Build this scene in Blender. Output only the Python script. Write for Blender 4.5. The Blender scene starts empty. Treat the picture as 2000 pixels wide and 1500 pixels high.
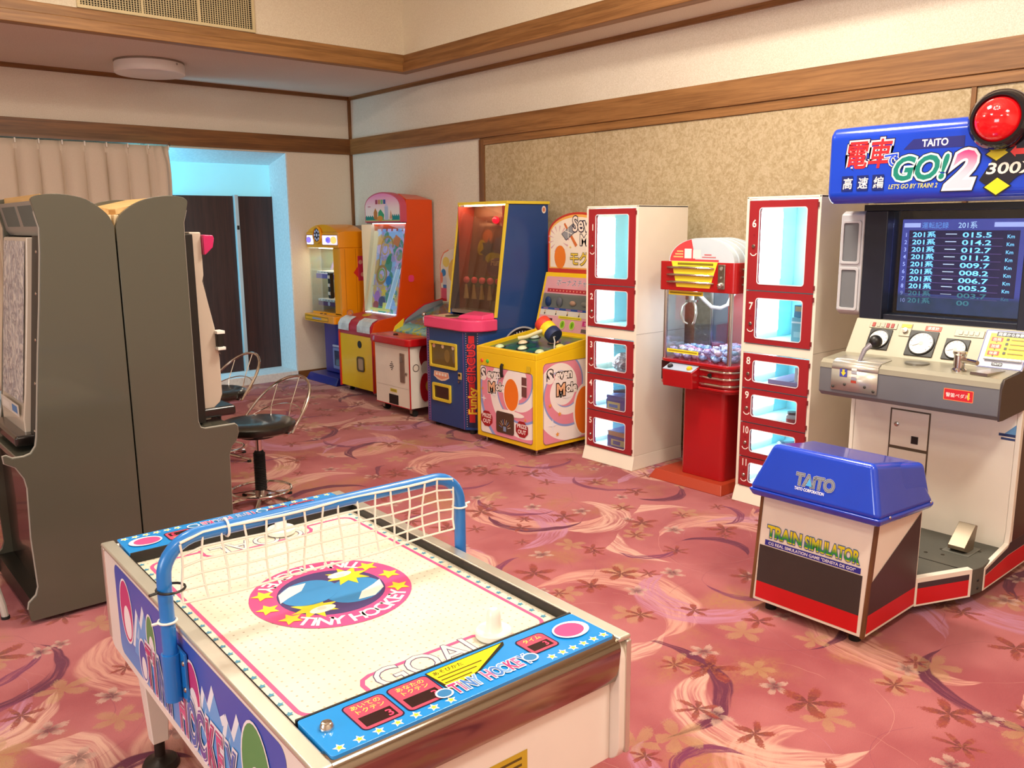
import bpy, bmesh, math, random
from mathutils import Vector, Matrix
SC = bpy.context.scene
COL = SC.collection
PI = math.pi
random.seed(7)

# ---------------------------------------------------------------- camera
F_PX, YAW, PITCH, ROLL = 1661.35, 0.71037, 0.18529, -0.00755
fw = Vector((math.sin(YAW)*math.cos(PITCH), math.cos(YAW)*math.cos(PITCH), -math.sin(PITCH)))
r0 = Vector((math.cos(YAW), -math.sin(YAW), 0)); u0 = r0.cross(fw)
rt = math.cos(ROLL)*r0 + math.sin(ROLL)*u0; up = -math.sin(ROLL)*r0 + math.cos(ROLL)*u0
cam = bpy.data.cameras.new('camera'); cam.sensor_width = 36; cam.sensor_fit = 'HORIZONTAL'
cam.lens = F_PX/2000*36; cam.clip_start = 0.05; cam.clip_end = 60
cam_o = bpy.data.objects.new('camera', cam); COL.objects.link(cam_o)
M = Matrix((rt, up, -fw)).transposed().to_4x4(); M.translation = (0, 0, 1.55)
cam_o.matrix_world = M
SC.camera = cam_o

# ---------------------------------------------------------------- world, lights, exposure
w = bpy.data.worlds.new('world'); SC.world = w; w.use_nodes = True
w.node_tree.nodes['Background'].inputs[0].default_value = (1.0, 0.93, 0.85, 1)
w.node_tree.nodes['Background'].inputs[1].default_value = 0.3
SC.view_settings.view_transform = 'Standard'; SC.view_settings.look = 'None'
SC.view_settings.gamma = 1; SC.view_settings.use_curve_mapping = False
SC.view_settings.exposure = 0.06
SC.cycles.max_bounces = 8; SC.cycles.diffuse_bounces = 4; SC.cycles.glossy_bounces = 4; SC.cycles.transparent_max_bounces = 10
WARM = (1.0, 0.91, 0.77)
def light(name, kind, loc, power, color=(1, 1, 1), size=0.1, size_y=None, to=None, spread=None):
    l = bpy.data.lights.new(name, kind); l.energy = power; l.color = color
    if kind == 'AREA':
        l.size = size
        if size_y: l.shape = 'RECTANGLE'; l.size_y = size_y
        if spread: l.spread = spread
    else: l.shadow_soft_size = size
    o = bpy.data.objects.new(name, l); COL.objects.link(o); o.location = loc
    if to is not None: o.rotation_euler = (Vector(to)-Vector(loc)).to_track_quat('-Z', 'Y').to_euler()
    return o
# rows of warm lamps in the raised middle of the ceiling
for lx, ly, pw in ((-1.4, 0.0, 45), (1.9, -0.2, 70), (0.2, 2.9, 34), (2.8, 2.6, 88)):
    light('coffer_lamp', 'AREA', (lx, ly, 3.5), pw, WARM, 0.55, to=(lx, ly, 0))
for lx, ly in ((0.6, -1.3), (2.6, 1.6), (1.5, 4.5)):
    for k in range(7):
        a = k*2*PI/7
        light('lamp_bulb', 'POINT', (lx+0.28*math.cos(a), ly+0.28*math.sin(a), 3.12), 6.0, WARM, 0.035)
# daylight through the window part of the recess, behind the curtain
light('daylight_area', 'AREA', (2.66, 8.07, 1.25), 15, (0.16, 0.70, 1.0), 0.12, 1.9, to=(3.6, 8.42, 1.45))
# added area light for windows presumed on the unseen left, clear of the screen
light('daylight_area', 'AREA', (-3.3, 1.5, 1.55), 70, (0.86, 0.94, 1.0), 2.0, 1.3, to=(0, 1.5, 1.4))

# ---------------------------------------------------------------- materials
def lin(c):
    if isinstance(c, str):
        c = c.lstrip('#'); c = [int(c[i:i+2], 16)/255 for i in (0, 2, 4)]
    return tuple(((x/12.92) if x <= 0.04045 else ((x+0.055)/1.055)**2.4) for x in c) + (1,)
_M = {}
class NT:
    """small node-building helper"""
    def __init__(s, name):
        s.mat = bpy.data.materials.new(name); s.mat.use_nodes = True
        s.t = s.mat.node_tree; s.b = s.t.nodes['Principled BSDF']
    def new(s, typ, **kw):
        n = s.t.nodes.new(typ)
        for k, v in kw.items(): setattr(n, k, v)
        return n
    def put(s, sock, v):
        if isinstance(v, bpy.types.NodeSocket): s.t.links.new(v, sock)
        elif v is not None: sock.default_value = v
    def m(s, op, a, b=None, c=None):
        n = s.new('ShaderNodeMath', operation=op)
        for i, v in enumerate((a, b, c)): s.put(n.inputs[i], v)
        return n.outputs[0]
    def vm(s, op, a, b=None):
        n = s.new('ShaderNodeVectorMath', operation=op); s.put(n.inputs[0], a)
        if b is not None: s.put(n.inputs[1], b)
        return n.outputs[1] if op == 'LENGTH' else n.outputs[0]
    def sep(s, v):
        n = s.new('ShaderNodeSeparateXYZ'); s.put(n.inputs[0], v); return n.outputs
    def comb(s, x, y, z=0.0):
        n = s.new('ShaderNodeCombineXYZ')
        for i, v in enumerate((x, y, z)): s.put(n.inputs[i], v)
        return n.outputs[0]
    def mix(s, f, a, b):
        n = s.new('ShaderNodeMix', data_type='RGBA'); s.put(n.inputs[0], f); s.put(n.inputs[6], a); s.put(n.inputs[7], b)
        return n.outputs[2]
    def step(s, v, lo, hi, a=0.0, b=1.0):
        n = s.new('ShaderNodeMapRange', interpolation_type='SMOOTHSTEP')
        for i, x in enumerate((v, lo, hi, a, b)): s.put(n.inputs[i], x)
        return n.outputs[0]
    def noise(s, vec, scale, detail=2.0, rough=0.5, dist=0.0):
        n = s.new('ShaderNodeTexNoise'); s.put(n.inputs['Vector'], vec); n.inputs['Scale'].default_value = scale
        n.inputs['Detail'].default_value = detail; n.inputs['Roughness'].default_value = rough; n.inputs['Distortion'].default_value = dist
        return n.outputs[0]
    def obj(s): return s.new('ShaderNodeTexCoord').outputs['Object']
    def bump(s, h, strength=0.2, dist=0.01):
        n = s.new('ShaderNodeBump'); n.inputs['Strength'].default_value = strength; n.inputs['Distance'].default_value = dist
        s.put(n.inputs['Height'], h); s.t.links.new(n.outputs[0], s.b.inputs['Normal'])
    def col(s, v): s.put(s.b.inputs['Base Color'], v)
    def set(s, **kw):
        for k, v in kw.items(): s.put(s.b.inputs[k.replace('_', ' ')], v)

def pm(c, rough=0.42, metal=0.0, var=0.02, coat=0.0, name=None, scale=4.0, emit=0.0, spec=0.5, trans=0.0, bump=0.0, bscale=120.0):
    """plain painted / plastic / metal surface with a little procedural unevenness"""
    key = (str(c), rough, metal, var, coat, emit, spec, trans, bump)
    if key in _M: return _M[key]
    n = NT(name or 'paint_%s' % (c if isinstance(c, str) else len(_M)))
    base = lin(c); o = n.obj(); f = n.noise(o, scale, 3.0)
    dark = tuple(x*(1-var*2) for x in base[:3])+(1,)
    n.col(n.mix(n.step(f, 0.35, 0.65), dark, base))
    n.set(Roughness=n.step(f, 0.2, 0.8, max(rough-0.012, 0), min(rough+0.015, 1)), Metallic=metal)
    n.b.inputs['Coat Weight'].default_value = coat; n.b.inputs['Coat Roughness'].default_value = 0.06
    n.b.inputs['Specular IOR Level'].default_value = spec
    if trans: n.b.inputs['Transmission Weight'].default_value = trans
    if emit:
        n.b.inputs['Emission Color'].default_value = base; n.b.inputs['Emission Strength'].default_value = emit
    if bump: n.bump(n.noise(o, bscale, 2.0), bump, 0.002)
    _M[key] = n.mat
    return n.mat

def wood(name, c1, c2, axis='x', rough=0.45):
    n = NT(name); x, y, z = n.sep(n.obj())
    s = {'x': (0.6, 14, 14), 'y': (14, 0.6, 14), 'z': (14, 14, 0.6)}[axis]
    v = n.comb(n.m('MULTIPLY', x, s[0]), n.m('MULTIPLY', y, s[1]), n.m('MULTIPLY', z, s[2]))
    f = n.noise(v, 2.2, 5.0, 0.6, 0.6); g = n.noise(v, 9.0, 3.0)
    f = n.m('ADD', n.m('MULTIPLY', f, 0.75), n.m('MULTIPLY', g, 0.25))
    n.col(n.mix(n.step(f, 0.3, 0.7), lin(c1), lin(c2))); n.set(Roughness=rough); n.bump(f, 0.12, 0.003)
    return n.mat

def wallpaper(name, c1, c2, scale=160, bump=0.25, mott=0.0):
    n = NT(name); o = n.obj(); f = n.noise(o, scale, 4.0, 0.6); g = n.noise(o, 1.7, 2.0)
    k = n.m('ADD', n.m('MULTIPLY', f, 0.8), n.m('MULTIPLY', g, 0.2))
    if mott: k = n.m('ADD', n.m('MULTIPLY', k, 0.45), n.m('MULTIPLY', n.noise(o, mott, 3.0, 0.65, 0.8), 0.55))
    n.col(n.mix(n.step(k, 0.36, 0.64), lin(c1), lin(c2))); n.set(Roughness=0.9); n.bump(f, bump, 0.004)
    n.b.inputs['Specular IOR Level'].default_value = 0.2
    return n.mat

def glass(name='clear_glass', tint='#f4fbff', alpha=0.12, rough=0.02):
    """thin pane: mostly see-through with a glossy skin"""
    if name in _M: return _M[name]
    n = NT(name); o = n.obj()
    tr = n.new('ShaderNodeBsdfTransparent'); tr.inputs[0].default_value = lin(tint)
    gl = n.new('ShaderNodeBsdfGlossy'); gl.inputs['Roughness'].default_value = rough
    fr = n.new('ShaderNodeFresnel'); fr.inputs[0].default_value = 1.5
    mx = n.new('ShaderNodeMixShader')
    smear = n.step(n.noise(o, 3.0, 2.0), 0.3, 0.8, alpha*0.12, alpha*0.3)
    n.put(mx.inputs[0], n.m('ADD', n.m('MULTIPLY', fr.outputs[0], 0.4), smear))
    n.t.links.new(tr.outputs[0], mx.inputs[1]); n.t.links.new(gl.outputs[0], mx.inputs[2])
    out = [x for x in n.t.nodes if x.type == 'OUTPUT_MATERIAL'][0]
    n.t.links.new(mx.outputs[0], out.inputs[0])
    _M[name] = n.mat
    return n.mat

def carpet():
    n = NT('floral_carpet'); o = n.obj()
    pos = n.vm('ADD', o, n.vm('MULTIPLY', n.comb(n.m('SUBTRACT', n.noise(o, 5.0, 2.0), 0.5), n.m('SUBTRACT', n.noise(n.vm('ADD', o, (7.3, 1.1, 0)), 5.0, 2.0), 0.5)), (0.06, 0.06, 0)))
    def polar(scale, off, rnd):
        p = n.vm('ADD', pos, (off[0], off[1], 0))
        vo = n.new('ShaderNodeTexVoronoi', voronoi_dimensions='2D', feature='F1'); n.put(vo.inputs['Vector'], p)
        vo.inputs['Scale'].default_value = scale; vo.inputs['Randomness'].default_value = rnd
        d = n.vm('SUBTRACT', p, vo.outputs['Position']); x, y, z = n.sep(d)
        r = n.m('SQRT', n.m('ADD', n.m('MULTIPLY', x, x), n.m('MULTIPLY', y, y)))
        cr = n.sep(vo.outputs['Color'])
        th = n.m('WRAP', n.m('ADD', n.m('ARCTAN2', y, x), n.m('MULTIPLY', cr[0], 6.2832)), PI, -PI)
        return r, th, cr
    fine = n.noise(o, 420.0, 2.0, 0.7); mid = n.noise(o, 60.0, 3.0, 0.7); big = n.noise(o, 1.6, 3.0, 0.55)
    c = n.mix(n.step(big, 0.35, 0.65), lin('#a04a50'), lin('#ba6a6c'))
    c = n.mix(n.m('MULTIPLY', n.step(n.noise(n.vm('ADD', o, (3.1, 9.2, 0)), 2.3, 3.0), 0.52, 0.7), n.step(mid, 0.35, 0.62, 0.25, 0.9)), c, lin('#b0784c'))
    def swoosh(c, scale, off, r0, wid, color, k, streak, lo, hi, rmod, keep):
        r, th, cr = polar(scale, off, 0.55)
        rad = n.m('ADD', r0, n.m('MULTIPLY', n.m('SUBTRACT', cr[1], 0.5), rmod))
        rad = n.m('ADD', rad, n.m('MULTIPLY', th, 0.018))
        wd = n.m('MULTIPLY', n.m('MAXIMUM', n.m('COSINE', n.m('MULTIPLY', th, k)), 0.0), wid)
        wd = n.m('MULTIPLY', wd, n.m('LESS_THAN', n.m('ABSOLUTE', th), PI/2/k))
        d = n.m('DIVIDE', n.m('ABSOLUTE', n.m('SUBTRACT', r, rad)), n.m('MAXIMUM', wd, 0.0005))
        mask = n.step(d, 1.0, 0.72)
        st = n.noise(n.comb(n.m('MULTIPLY', r, streak), n.m('MULTIPLY', th, 1.3), n.m('MULTIPLY', cr[2], 40.0)), 1.0, 3.0, 0.6)
        st = n.m('ADD', st, n.m('MULTIPLY', n.m('SUBTRACT', fine, 0.5), 0.35))
        mask = n.m('MULTIPLY', mask, n.step(st, lo, hi))
        mask = n.m('MULTIPLY', mask, n.m('LESS_THAN', cr[2], keep))
        return n.mix(mask, c, lin(color))
    c = swoosh(c, 0.95, (0.3, 0.1), 0.36, 0.125, '#d69a8a', 0.95, 60, 0.26, 0.62, 0.20, 0.95)
    c = swoosh(c, 1.15, (5.2, 3.3), 0.27, 0.10, '#bf7f9a', 0.95, 75, 0.28, 0.66, 0.16, 0.85)
    c = swoosh(c, 1.05, (2.7, 8.4), 0.31, 0.095, '#dcaa98', 1.0, 80, 0.28, 0.62, 0.2, 0.85)
    c = swoosh(c, 1.2, (9.7, 1.9), 0.28, 0.036, '#65203f', 1.25, 90, 0.20, 0.52, 0.22, 0.85)
    c = swoosh(c, 1.5, (4.4, 6.1), 0.22, 0.026, '#7a2f55', 1.3, 110, 0.24, 0.56, 0.14, 0.75)
    def flowers(c, scale, off, R, pal, keep, pw, alpha=0.92, petals=2.5, lo=0.05):
        r, th, cr = polar(scale, off, 0.85)
        Rr = n.m('MULTIPLY', n.m('ADD', 0.75, n.m('MULTIPLY', cr[2], 0.5)), R)
        q = n.m('DIVIDE', r, Rr)
        pet = n.m('POWER', n.m('ABSOLUTE', n.m('COSINE', n.m('MULTIPLY', th, petals))), pw)
        pet = n.m('ADD', lo, n.m('MULTIPLY', pet, 1-lo))
        rag = n.m('MULTIPLY', n.m('SUBTRACT', n.noise(o, 150.0, 3.0), 0.5), 0.8)
        e = n.m('SUBTRACT', pet, n.m('ADD', q, rag))
        mask = n.m('MULTIPLY', n.step(e, -0.06, 0.12), n.m('MULTIPLY', alpha, n.step(mid, 0.25, 0.55, 0.55, 1.0)))
        mask = n.m('MULTIPLY', mask, n.m('LESS_THAN', cr[1], keep))
        fc = n.mix(n.step(q, 0.15, 0.75), lin(pal[0]), lin(pal[1]))
        fc = n.mix(n.step(mid, 0.4, 0.65, 0.0, 0.55), fc, lin(pal[2]))
        return n.mix(mask, c, fc)
    c = flowers(c, 3.1, (1.3, 4.4), 0.085, ('#b08c54', '#bd9a66', '#b07a62'), 0.5, 0.8, 0.55)
    c = flowers(c, 3.6, (6.6, 2.2), 0.05, ('#4a1a2c', '#c8a494', '#b88a7c'), 0.4, 0.7, 0.85)
    c = flowers(c, 2.9, (8.1, 7.7), 0.085, ('#5a121c', '#8c2c28', '#b0603c'), 0.62, 1.6, 0.95)
    c = flowers(c, 3.3, (3.9, 0.7), 0.062, ('#5c121e', '#903030', '#b06844'), 0.5, 1.8, 0.95, 3.0)
    c = n.mix(n.step(fine, 0.3, 0.75, 0.0, 0.30), c, lin('#4a1a22'))
    n.col(c); n.set(Roughness=0.95); n.b.inputs['Specular IOR Level'].default_value = 0.15
    n.b.inputs['Sheen Weight'].default_value = 0.15
    n.bump(n.m('ADD', fine, n.m('MULTIPLY', mid, 0.5)), 0.5, 0.006)
    return n.mat

CHROME = pm('#d9d7d2', 0.12, 1.0, 0.03, name='chrome')
STEEL = pm('#b9b4aa', 0.28, 1.0, 0.06, name='brushed_steel')
BLACK = pm('#15130f', 0.4, name='black_plastic')
RUBBER = pm('#161616', 0.75, name='black_rubber')
CREAM = pm('#ece3d2', 0.45, name='cream_paint')
WHITE = pm('#f0ebe2', 0.4, name='white_paint')

# ---------------------------------------------------------------- mesh helpers
class MB:
    def __init__(s): s.v = []; s.f = []; s.mi = []; s.mats = []
    def _m(s, mat):
        if mat is None: return 0
        if mat not in s.mats: s.mats.append(mat)
        return s.mats.index(mat)
    def add(s, vs, fs, mat=None):
        b = len(s.v); s.v += [tuple(x) for x in vs]; k = s._m(mat)
        for f in fs: s.f.append([i+b for i in f]); s.mi.append(k)
        return s
    def box(s, x0, x1, y0, y1, z0, z1, mat=None):
        vs = [(x, y, z) for z in (z0, z1) for y in (y0, y1) for x in (x0, x1)]
        return s.add(vs, [(0, 2, 3, 1), (4, 5, 7, 6), (0, 1, 5, 4), (2, 6, 7, 3), (0, 4, 6, 2), (1, 3, 7, 5)], mat)
    def prism(s, poly, axis, a, b, mat=None):
        """poly in the two other axes (x: (y,z), y: (x,z), z: (x,y)) extruded from a to b"""
        def P(p, t): return {'x': (t, p[0], p[1]), 'y': (p[0], t, p[1]), 'z': (p[0], p[1], t)}[axis]
        n = len(poly); vs = [P(p, a) for p in poly]+[P(p, b) for p in poly]
        ar = sum(poly[i][0]*poly[(i+1) % n][1]-poly[(i+1) % n][0]*poly[i][1] for i in range(n))
        flip = (ar > 0) != (axis == 'y')
        fs = [list(range(n)), list(range(2*n-1, n-1, -1))]+[(i, i+n, (i+1) % n+n, (i+1) % n) for i in range(n)]
        if (b > a) != flip: fs = [list(reversed(f)) for f in fs]
        return s.add(vs, fs, mat)
    def hull(s, pts8, mat=None):
        """box from 8 corners: bottom 4 then top 4, same order"""
        return s.add(pts8, [(3, 2, 1, 0), (4, 5, 6, 7), (0, 1, 5, 4), (1, 2, 6, 5), (2, 3, 7, 6), (3, 0, 4, 7)], mat)
    def tube(s, path, r, n=10, closed=False, mat=None, caps=True):
        P = [Vector(p) for p in path]; L = len(P); vs = []; rad = r if isinstance(r, (list, tuple)) else [r]*L
        prev = None
        for i, p in enumerate(P):
            if closed: t = P[(i+1) % L]-P[i-1]
            else: t = P[min(i+1, L-1)]-P[max(i-1, 0)]
            t.normalize()
            if prev is None: a = t.orthogonal().normalized()
            else: a = (prev-t*prev.dot(t)); a = a.normalized() if a.length > 1e-6 else t.orthogonal().normalized()
            prev = a; b = t.cross(a)
            for k in range(n):
                q = 2*PI*k/n; vs.append(p+(a*math.cos(q)+b*math.sin(q))*rad[i])
        fs = []
        for i in range(L if closed else L-1):
            j = (i+1) % L
            for k in range(n): fs.append((i*n+k, i*n+(k+1) % n, j*n+(k+1) % n, j*n+k))
        if caps and not closed: fs += [list(range(n-1, -1, -1)), [(L-1)*n+k for k in range(n)]]
        return s.add(vs, fs, mat)
    def lathe(s, prof, c=(0, 0, 0), n=24, axis='z', mat=None, ax2=None):
        """prof: list of (radius, height along axis)"""
        A = Vector(ax2) if ax2 is not None else Vector({'x': (1, 0, 0), 'y': (0, 1, 0), 'z': (0, 0, 1)}[axis])
        A.normalize(); U = A.orthogonal().normalized(); W = A.cross(U); c = Vector(c); vs = []; fs = []
        for r, h in prof:
            for k in range(n):
                q = 2*PI*k/n; vs.append(c+A*h+(U*math.cos(q)+W*math.sin(q))*max(r, 1e-5))
        m = len(prof)
        for i in range(m-1):
            for k in range(n): fs.append((i*n+k, i*n+(k+1) % n, (i+1)*n+(k+1) % n, (i+1)*n+k))
        fs += [list(range(n-1, -1, -1)), [(m-1)*n+k for k in range(n)]]
        return s.add(vs, fs, mat)
    def cyl(s, c, r, h, axis='z', n=20, mat=None, ax2=None): return s.lathe([(r, 0), (r, h)], c, n, axis, mat, ax2)
    def dome(s, c, r, h, axis='z', n=24, m=6, mat=None, ax2=None):
        return s.lathe([(r*math.cos(i*PI/2/m), h*math.sin(i*PI/2/m)) for i in range(m+1)], c, n, axis, mat, ax2)
    def ball(s, c, r, n=12, m=8, mat=None, sq=(1, 1, 1)):
        b = MB(); b.lathe([(math.sin(PI*i/m), -math.cos(PI*i/m)) for i in range(m+1)], (0, 0, 0), n)
        return s.add([(c[0]+v[0]*r*sq[0], c[1]+v[1]*r*sq[1], c[2]+v[2]*r*sq[2]) for v in b.v], b.f, mat)
    def build(s, name, mat=None, parent=None, bevel=0.0, seg=2, smooth=True, world=True):
        me = bpy.data.meshes.new(name); off = Vector((0, 0, 0))
        if parent is not None and world:
            p = parent
            while p is not None: off += p.location; p = p.parent
        me.from_pydata([Vector(v)-off for v in s.v], [], s.f)
        mats = s.mats if s.mats else [mat]
        for m in mats: me.materials.append(m)
        if len(mats) > 1: me.polygons.foreach_set('material_index', s.mi)
        me.update()
        if smooth:
            me.polygons.foreach_set('use_smooth', [True]*len(me.polygons)); me.set_sharp_from_angle(angle=0.6)
        o = bpy.data.objects.new(name, me); COL.objects.link(o)
        if parent is not None: o.parent = parent
        if bevel:
            b = o.modifiers.new('bevel', 'BEVEL'); b.width = bevel; b.segments = seg; b.limit_method = 'ANGLE'; b.angle_limit = 0.7
            b.harden_normals = True
        return o
def box(name, dims, mat, parent=None, bevel=0.0, **k): return MB().box(*dims).build(name, mat, parent, bevel, **k)
def tag(o, label=None, cat=None, group=None, kind=None):
    if label: o['label'] = label
    if cat: o['category'] = cat
    if group: o['group'] = group
    if kind: o['kind'] = kind
    return o
def thing(name, loc, label, cat, group=None, rz=0.0):
    o = bpy.data.objects.new(name, None); COL.objects.link(o); o.location = loc; o.rotation_euler = (0, 0, rz)
    o.empty_display_size = 0.1
    return tag(o, label, cat, group)
def rr(x0, y0, x1, y1, r, n=5):
    """rounded rectangle outline"""
    out = []
    for cx, cy, a in ((x1-r, y0+r, -PI/2), (x1-r, y1-r, 0), (x0+r, y1-r, PI/2), (x0+r, y0+r, PI)):
        for i in range(n+1): q = a+PI/2*i/n; out.append((cx+r*math.cos(q), cy+r*math.sin(q)))
    return out
def frame_ring(outer, inner):
    """faces of a flat ring between two outlines with equal point counts"""
    n = len(outer); return outer+inner, [(i, (i+1) % n, n+(i+1) % n, n+i) for i in range(n)]

_T = {}
def text_mesh(s, bold=0.0, shear=0.0, res=3):
    k = (s, bold, shear)
    if k not in _T:
        c = bpy.data.curves.new('t', 'FONT'); c.body = s; c.resolution_u = res; c.offset = bold; c.shear = shear
        o = bpy.data.objects.new('t', c); COL.objects.link(o); me = o.to_mesh()
        vs = [(v.co.x, v.co.y) for v in me.vertices]; fs = [tuple(p.vertices) for p in me.polygons]
        wd = max([v[0] for v in vs], default=0.0)
        o.to_mesh_clear(); bpy.data.objects.remove(o); bpy.data.curves.remove(c)
        _T[k] = (vs, fs, wd)
    return _T[k]
class Dec:
    """flat print on a surface: polygons and lettering laid in thin layers along the normal"""
    def __init__(s, o, u, v, step=0.00012, base=0.0005, rough=0.35, emit=0.0):
        s.o = Vector(o); s.u = Vector(u).normalized(); s.w = Vector(v).normalized(); s.n = s.u.cross(s.w)
        s.h = base; s.st = step; s.mb = MB(); s.rough = rough; s.emit = emit
    def mat(s, c): return c if isinstance(c, bpy.types.Material) else pm(c, s.rough, var=0.03, emit=s.emit)
    def raw(s, vs, fs, c):
        s.mb.add([s.o+s.u*x+s.w*y+s.n*s.h for x, y in vs], fs, s.mat(c)); s.h += s.st; return s
    def poly(s, pts, c): return s.raw(pts, [list(range(len(pts)))], c)
    def rect(s, x0, y0, x1, y1, c): return s.poly([(x0, y0), (x1, y0), (x1, y1), (x0, y1)], c)
    def rrect(s, x0, y0, x1, y1, r, c): return s.poly(rr(x0, y0, x1, y1, r), c)
    def ell(s, x, y, rx, ry, c, n=24, rot=0.0):
        P = []
        for i in range(n):
            a = 2*PI*i/n; p, q = rx*math.cos(a), ry*math.sin(a)
            P.append((x+p*math.cos(rot)-q*math.sin(rot), y+p*math.sin(rot)+q*math.cos(rot)))
        return s.poly(P, c)
    def ring(s, x, y, ri, ro, c, n=32):
        a = [(x+ro*math.cos(2*PI*i/n), y+ro*math.sin(2*PI*i/n)) for i in range(n)]
        b = [(x+ri*math.cos(2*PI*i/n), y+ri*math.sin(2*PI*i/n)) for i in range(n)]
        return s.raw(*frame_ring(a, b), c)
    def stars(s, pts, R, c, n=5, ri=0.48, rot=PI/2):
        vs = []; fs = []
        for x, y in pts:
            b = len(vs)
            for i in range(2*n):
                q = rot+PI*i/n; r = R if i % 2 == 0 else R*ri; vs.append((x+r*math.cos(q), y+r*math.sin(q)))
            fs.append(list(range(b, b+2*n)))
        return s.raw(vs, fs, c)
    def dots(s, pts, R, c, n=8):
        vs = []; fs = []
        for x, y in pts:
            b = len(vs); vs += [(x+R*math.cos(2*PI*i/n), y+R*math.sin(2*PI*i/n)) for i in range(n)]; fs.append(list(range(b, b+n)))
        return s.raw(vs, fs, c)
    def line(s, pts, wd, c, closed=False):
        vs = []; fs = []; n = len(pts)
        for i in range(n):
            a = Vector(pts[i-1] if (i or closed) else pts[0]); b = Vector(pts[i]); d = Vector(pts[(i+1) % n] if (i < n-1 or closed) else pts[-1])
            t1 = (b-a).normalized() if (b-a).length else (d-b).normalized(); t2 = (d-b).normalized() if (d-b).length else t1
            t = (t1+t2).normalized() if (t1+t2).length > 1e-6 else t1
            m = Vector((-t.y, t.x)); k = 1/max(0.5, m.dot(Vector((-t1.y, t1.x))))
            vs += [tuple(b+m*wd/2*k), tuple(b-m*wd/2*k)]
        for i in range(n if closed else n-1): j = (i+1) % n; fs.append((2*i, 2*i+1, 2*j+1, 2*j))
        return s.raw(vs, fs, c)
    def text(s, t, x, y, size, c, al='L', bold=0.0, sx=1.0, rot=0.0, shear=0.0, out=None, up=0.0, fit=None):
        """out: list of (colour, extra offset); up: slope of the baseline; fit: total width"""
        vs, fs, wd = text_mesh(t, bold, shear)
        if fit and wd: sx = fit/(wd*size)
        dx = {'L': 0, 'C': wd/2, 'R': wd}[al]; layers = [(oc, bold+ob) for oc, ob in (out or [])]+[(c, bold)]
        for cc, bb in layers:
            v2, f2, _ = text_mesh(t, bb, shear); P = []
            for a, b in v2:
                p, q = (a-dx)*size*sx, b*size; q += p*up
                P.append((x+p*math.cos(rot)-q*math.sin(rot), y+p*math.sin(rot)+q*math.cos(rot)))
            if P: s.raw(P, f2, cc)
        return s
    def arc_text(s, t, cx, cy, R, size, c, mid, span, bold=0.0, inward=True):
        """letters along an arc; inward: tops point to the centre (reads along the lower side)"""
        wds = [max(text_mesh(ch, bold)[2], 0.25)+0.08 for ch in t]; tot = sum(wds); vs = []; fs = []; a = 0.0
        for ch, wd in zip(t, wds):
            f = (a+wd/2)/tot-0.5; a += wd
            th = mid+span*f if inward else mid-span*f
            rot = th+PI/2 if inward else th-PI/2
            v2, f2, w2 = text_mesh(ch, bold); b = len(vs)
            for p, q in v2:
                p = (p-w2/2)*size; q = (q-0.35)*size
                vs.append((cx+R*math.cos(th)+p*math.cos(rot)-q*math.sin(rot), cy+R*math.sin(th)+p*math.sin(rot)+q*math.cos(rot)))
            fs += [tuple(i+b for i in g) for g in f2]
        return s.raw(vs, fs, c)
    def build(s, name, parent, world=True): return s.mb.build(name, None, parent, smooth=False, world=world)
def front(x, y, z, **k): return Dec((x, y, z), (0, -1, 0), (0, 0, 1), **k)      # face looking to -x
def nearside(x, y, z, **k): return Dec((x, y, z), (1, 0, 0), (0, 0, 1), **k)    # face looking to -y
# ================================================================ the room
XR, YB, ZC = 4.72, 8.03, 2.85
XL, YF = -3.4, -2.6
CX, CY = 4.335, 6.43            # inner corner of the raised ceiling
PAPER = wallpaper('cream_wallpaper', '#d9cdb9', '#eae0d0', 170, 0.3)
SOFFIT = wallpaper('soffit_paper', '#d9cbbb', '#e6dacb', 120, 0.15)
COFFER = wallpaper('coffer_paper', '#ddd0b6', '#eae0c8', 150, 0.25)
FELT = wallpaper('mottled_panel_cloth', '#a8936f', '#c4b192', 90, 0.35, mott=30)
WX = wood('brown_wood_dim_x', '#633c18', '#8c5c2c', 'x'); WY = wood('brown_wood_lit_y', '#744a22', '#a07040', 'y'); WZ = wood('brown_wood_dim_z', '#633c18', '#8c5c2c', 'z')  # one wood: right-wall copy painted lighter for its light, back-wall copies darker
S = lambda o: tag(o, kind='structure')
S(box('floor', (XL, XR, YF, YB, -0.1, 0), carpet()))
S(box('wall_right', (XR, XR+0.12, YF, YB+0.6, 0, ZC), PAPER))
b = MB().box(3.99, XR, YB, YB+0.6, 0, ZC).box(XL, 1.0, YB, YB+0.6, 0, ZC).box(1.0, 3.99, YB, YB+0.6, 2.26, ZC)
S(b.build('wall_back', PAPER))
S(box('wall_left', (XL-0.12, XL, YF, YB, 0, 3.6), PAPER))
S(box('wall_front', (XL, XR, YF-0.12, YF, 0, 3.6), PAPER))
b = MB().box(CX, XR+0.12, YF, YB+0.6, ZC, 3.7).box(XL, CX, CY, YB+0.6, ZC, 3.7)
S(b.build('ceiling', None) if False else MB().box(CX+0.02, XR+0.12, YF, YB+0.6, ZC, 3.7, SOFFIT).box(XL, CX+0.02, CY+0.02, YB+0.6, ZC, 3.7, SOFFIT)
  .box(CX, CX+0.02, YF, CY+0.02, ZC, 3.6, COFFER).box(XL, CX, CY, CY+0.02, ZC, 3.6, COFFER).box(XL, CX, YF, CY, 3.6, 3.7, COFFER).build('ceiling', None))
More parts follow.
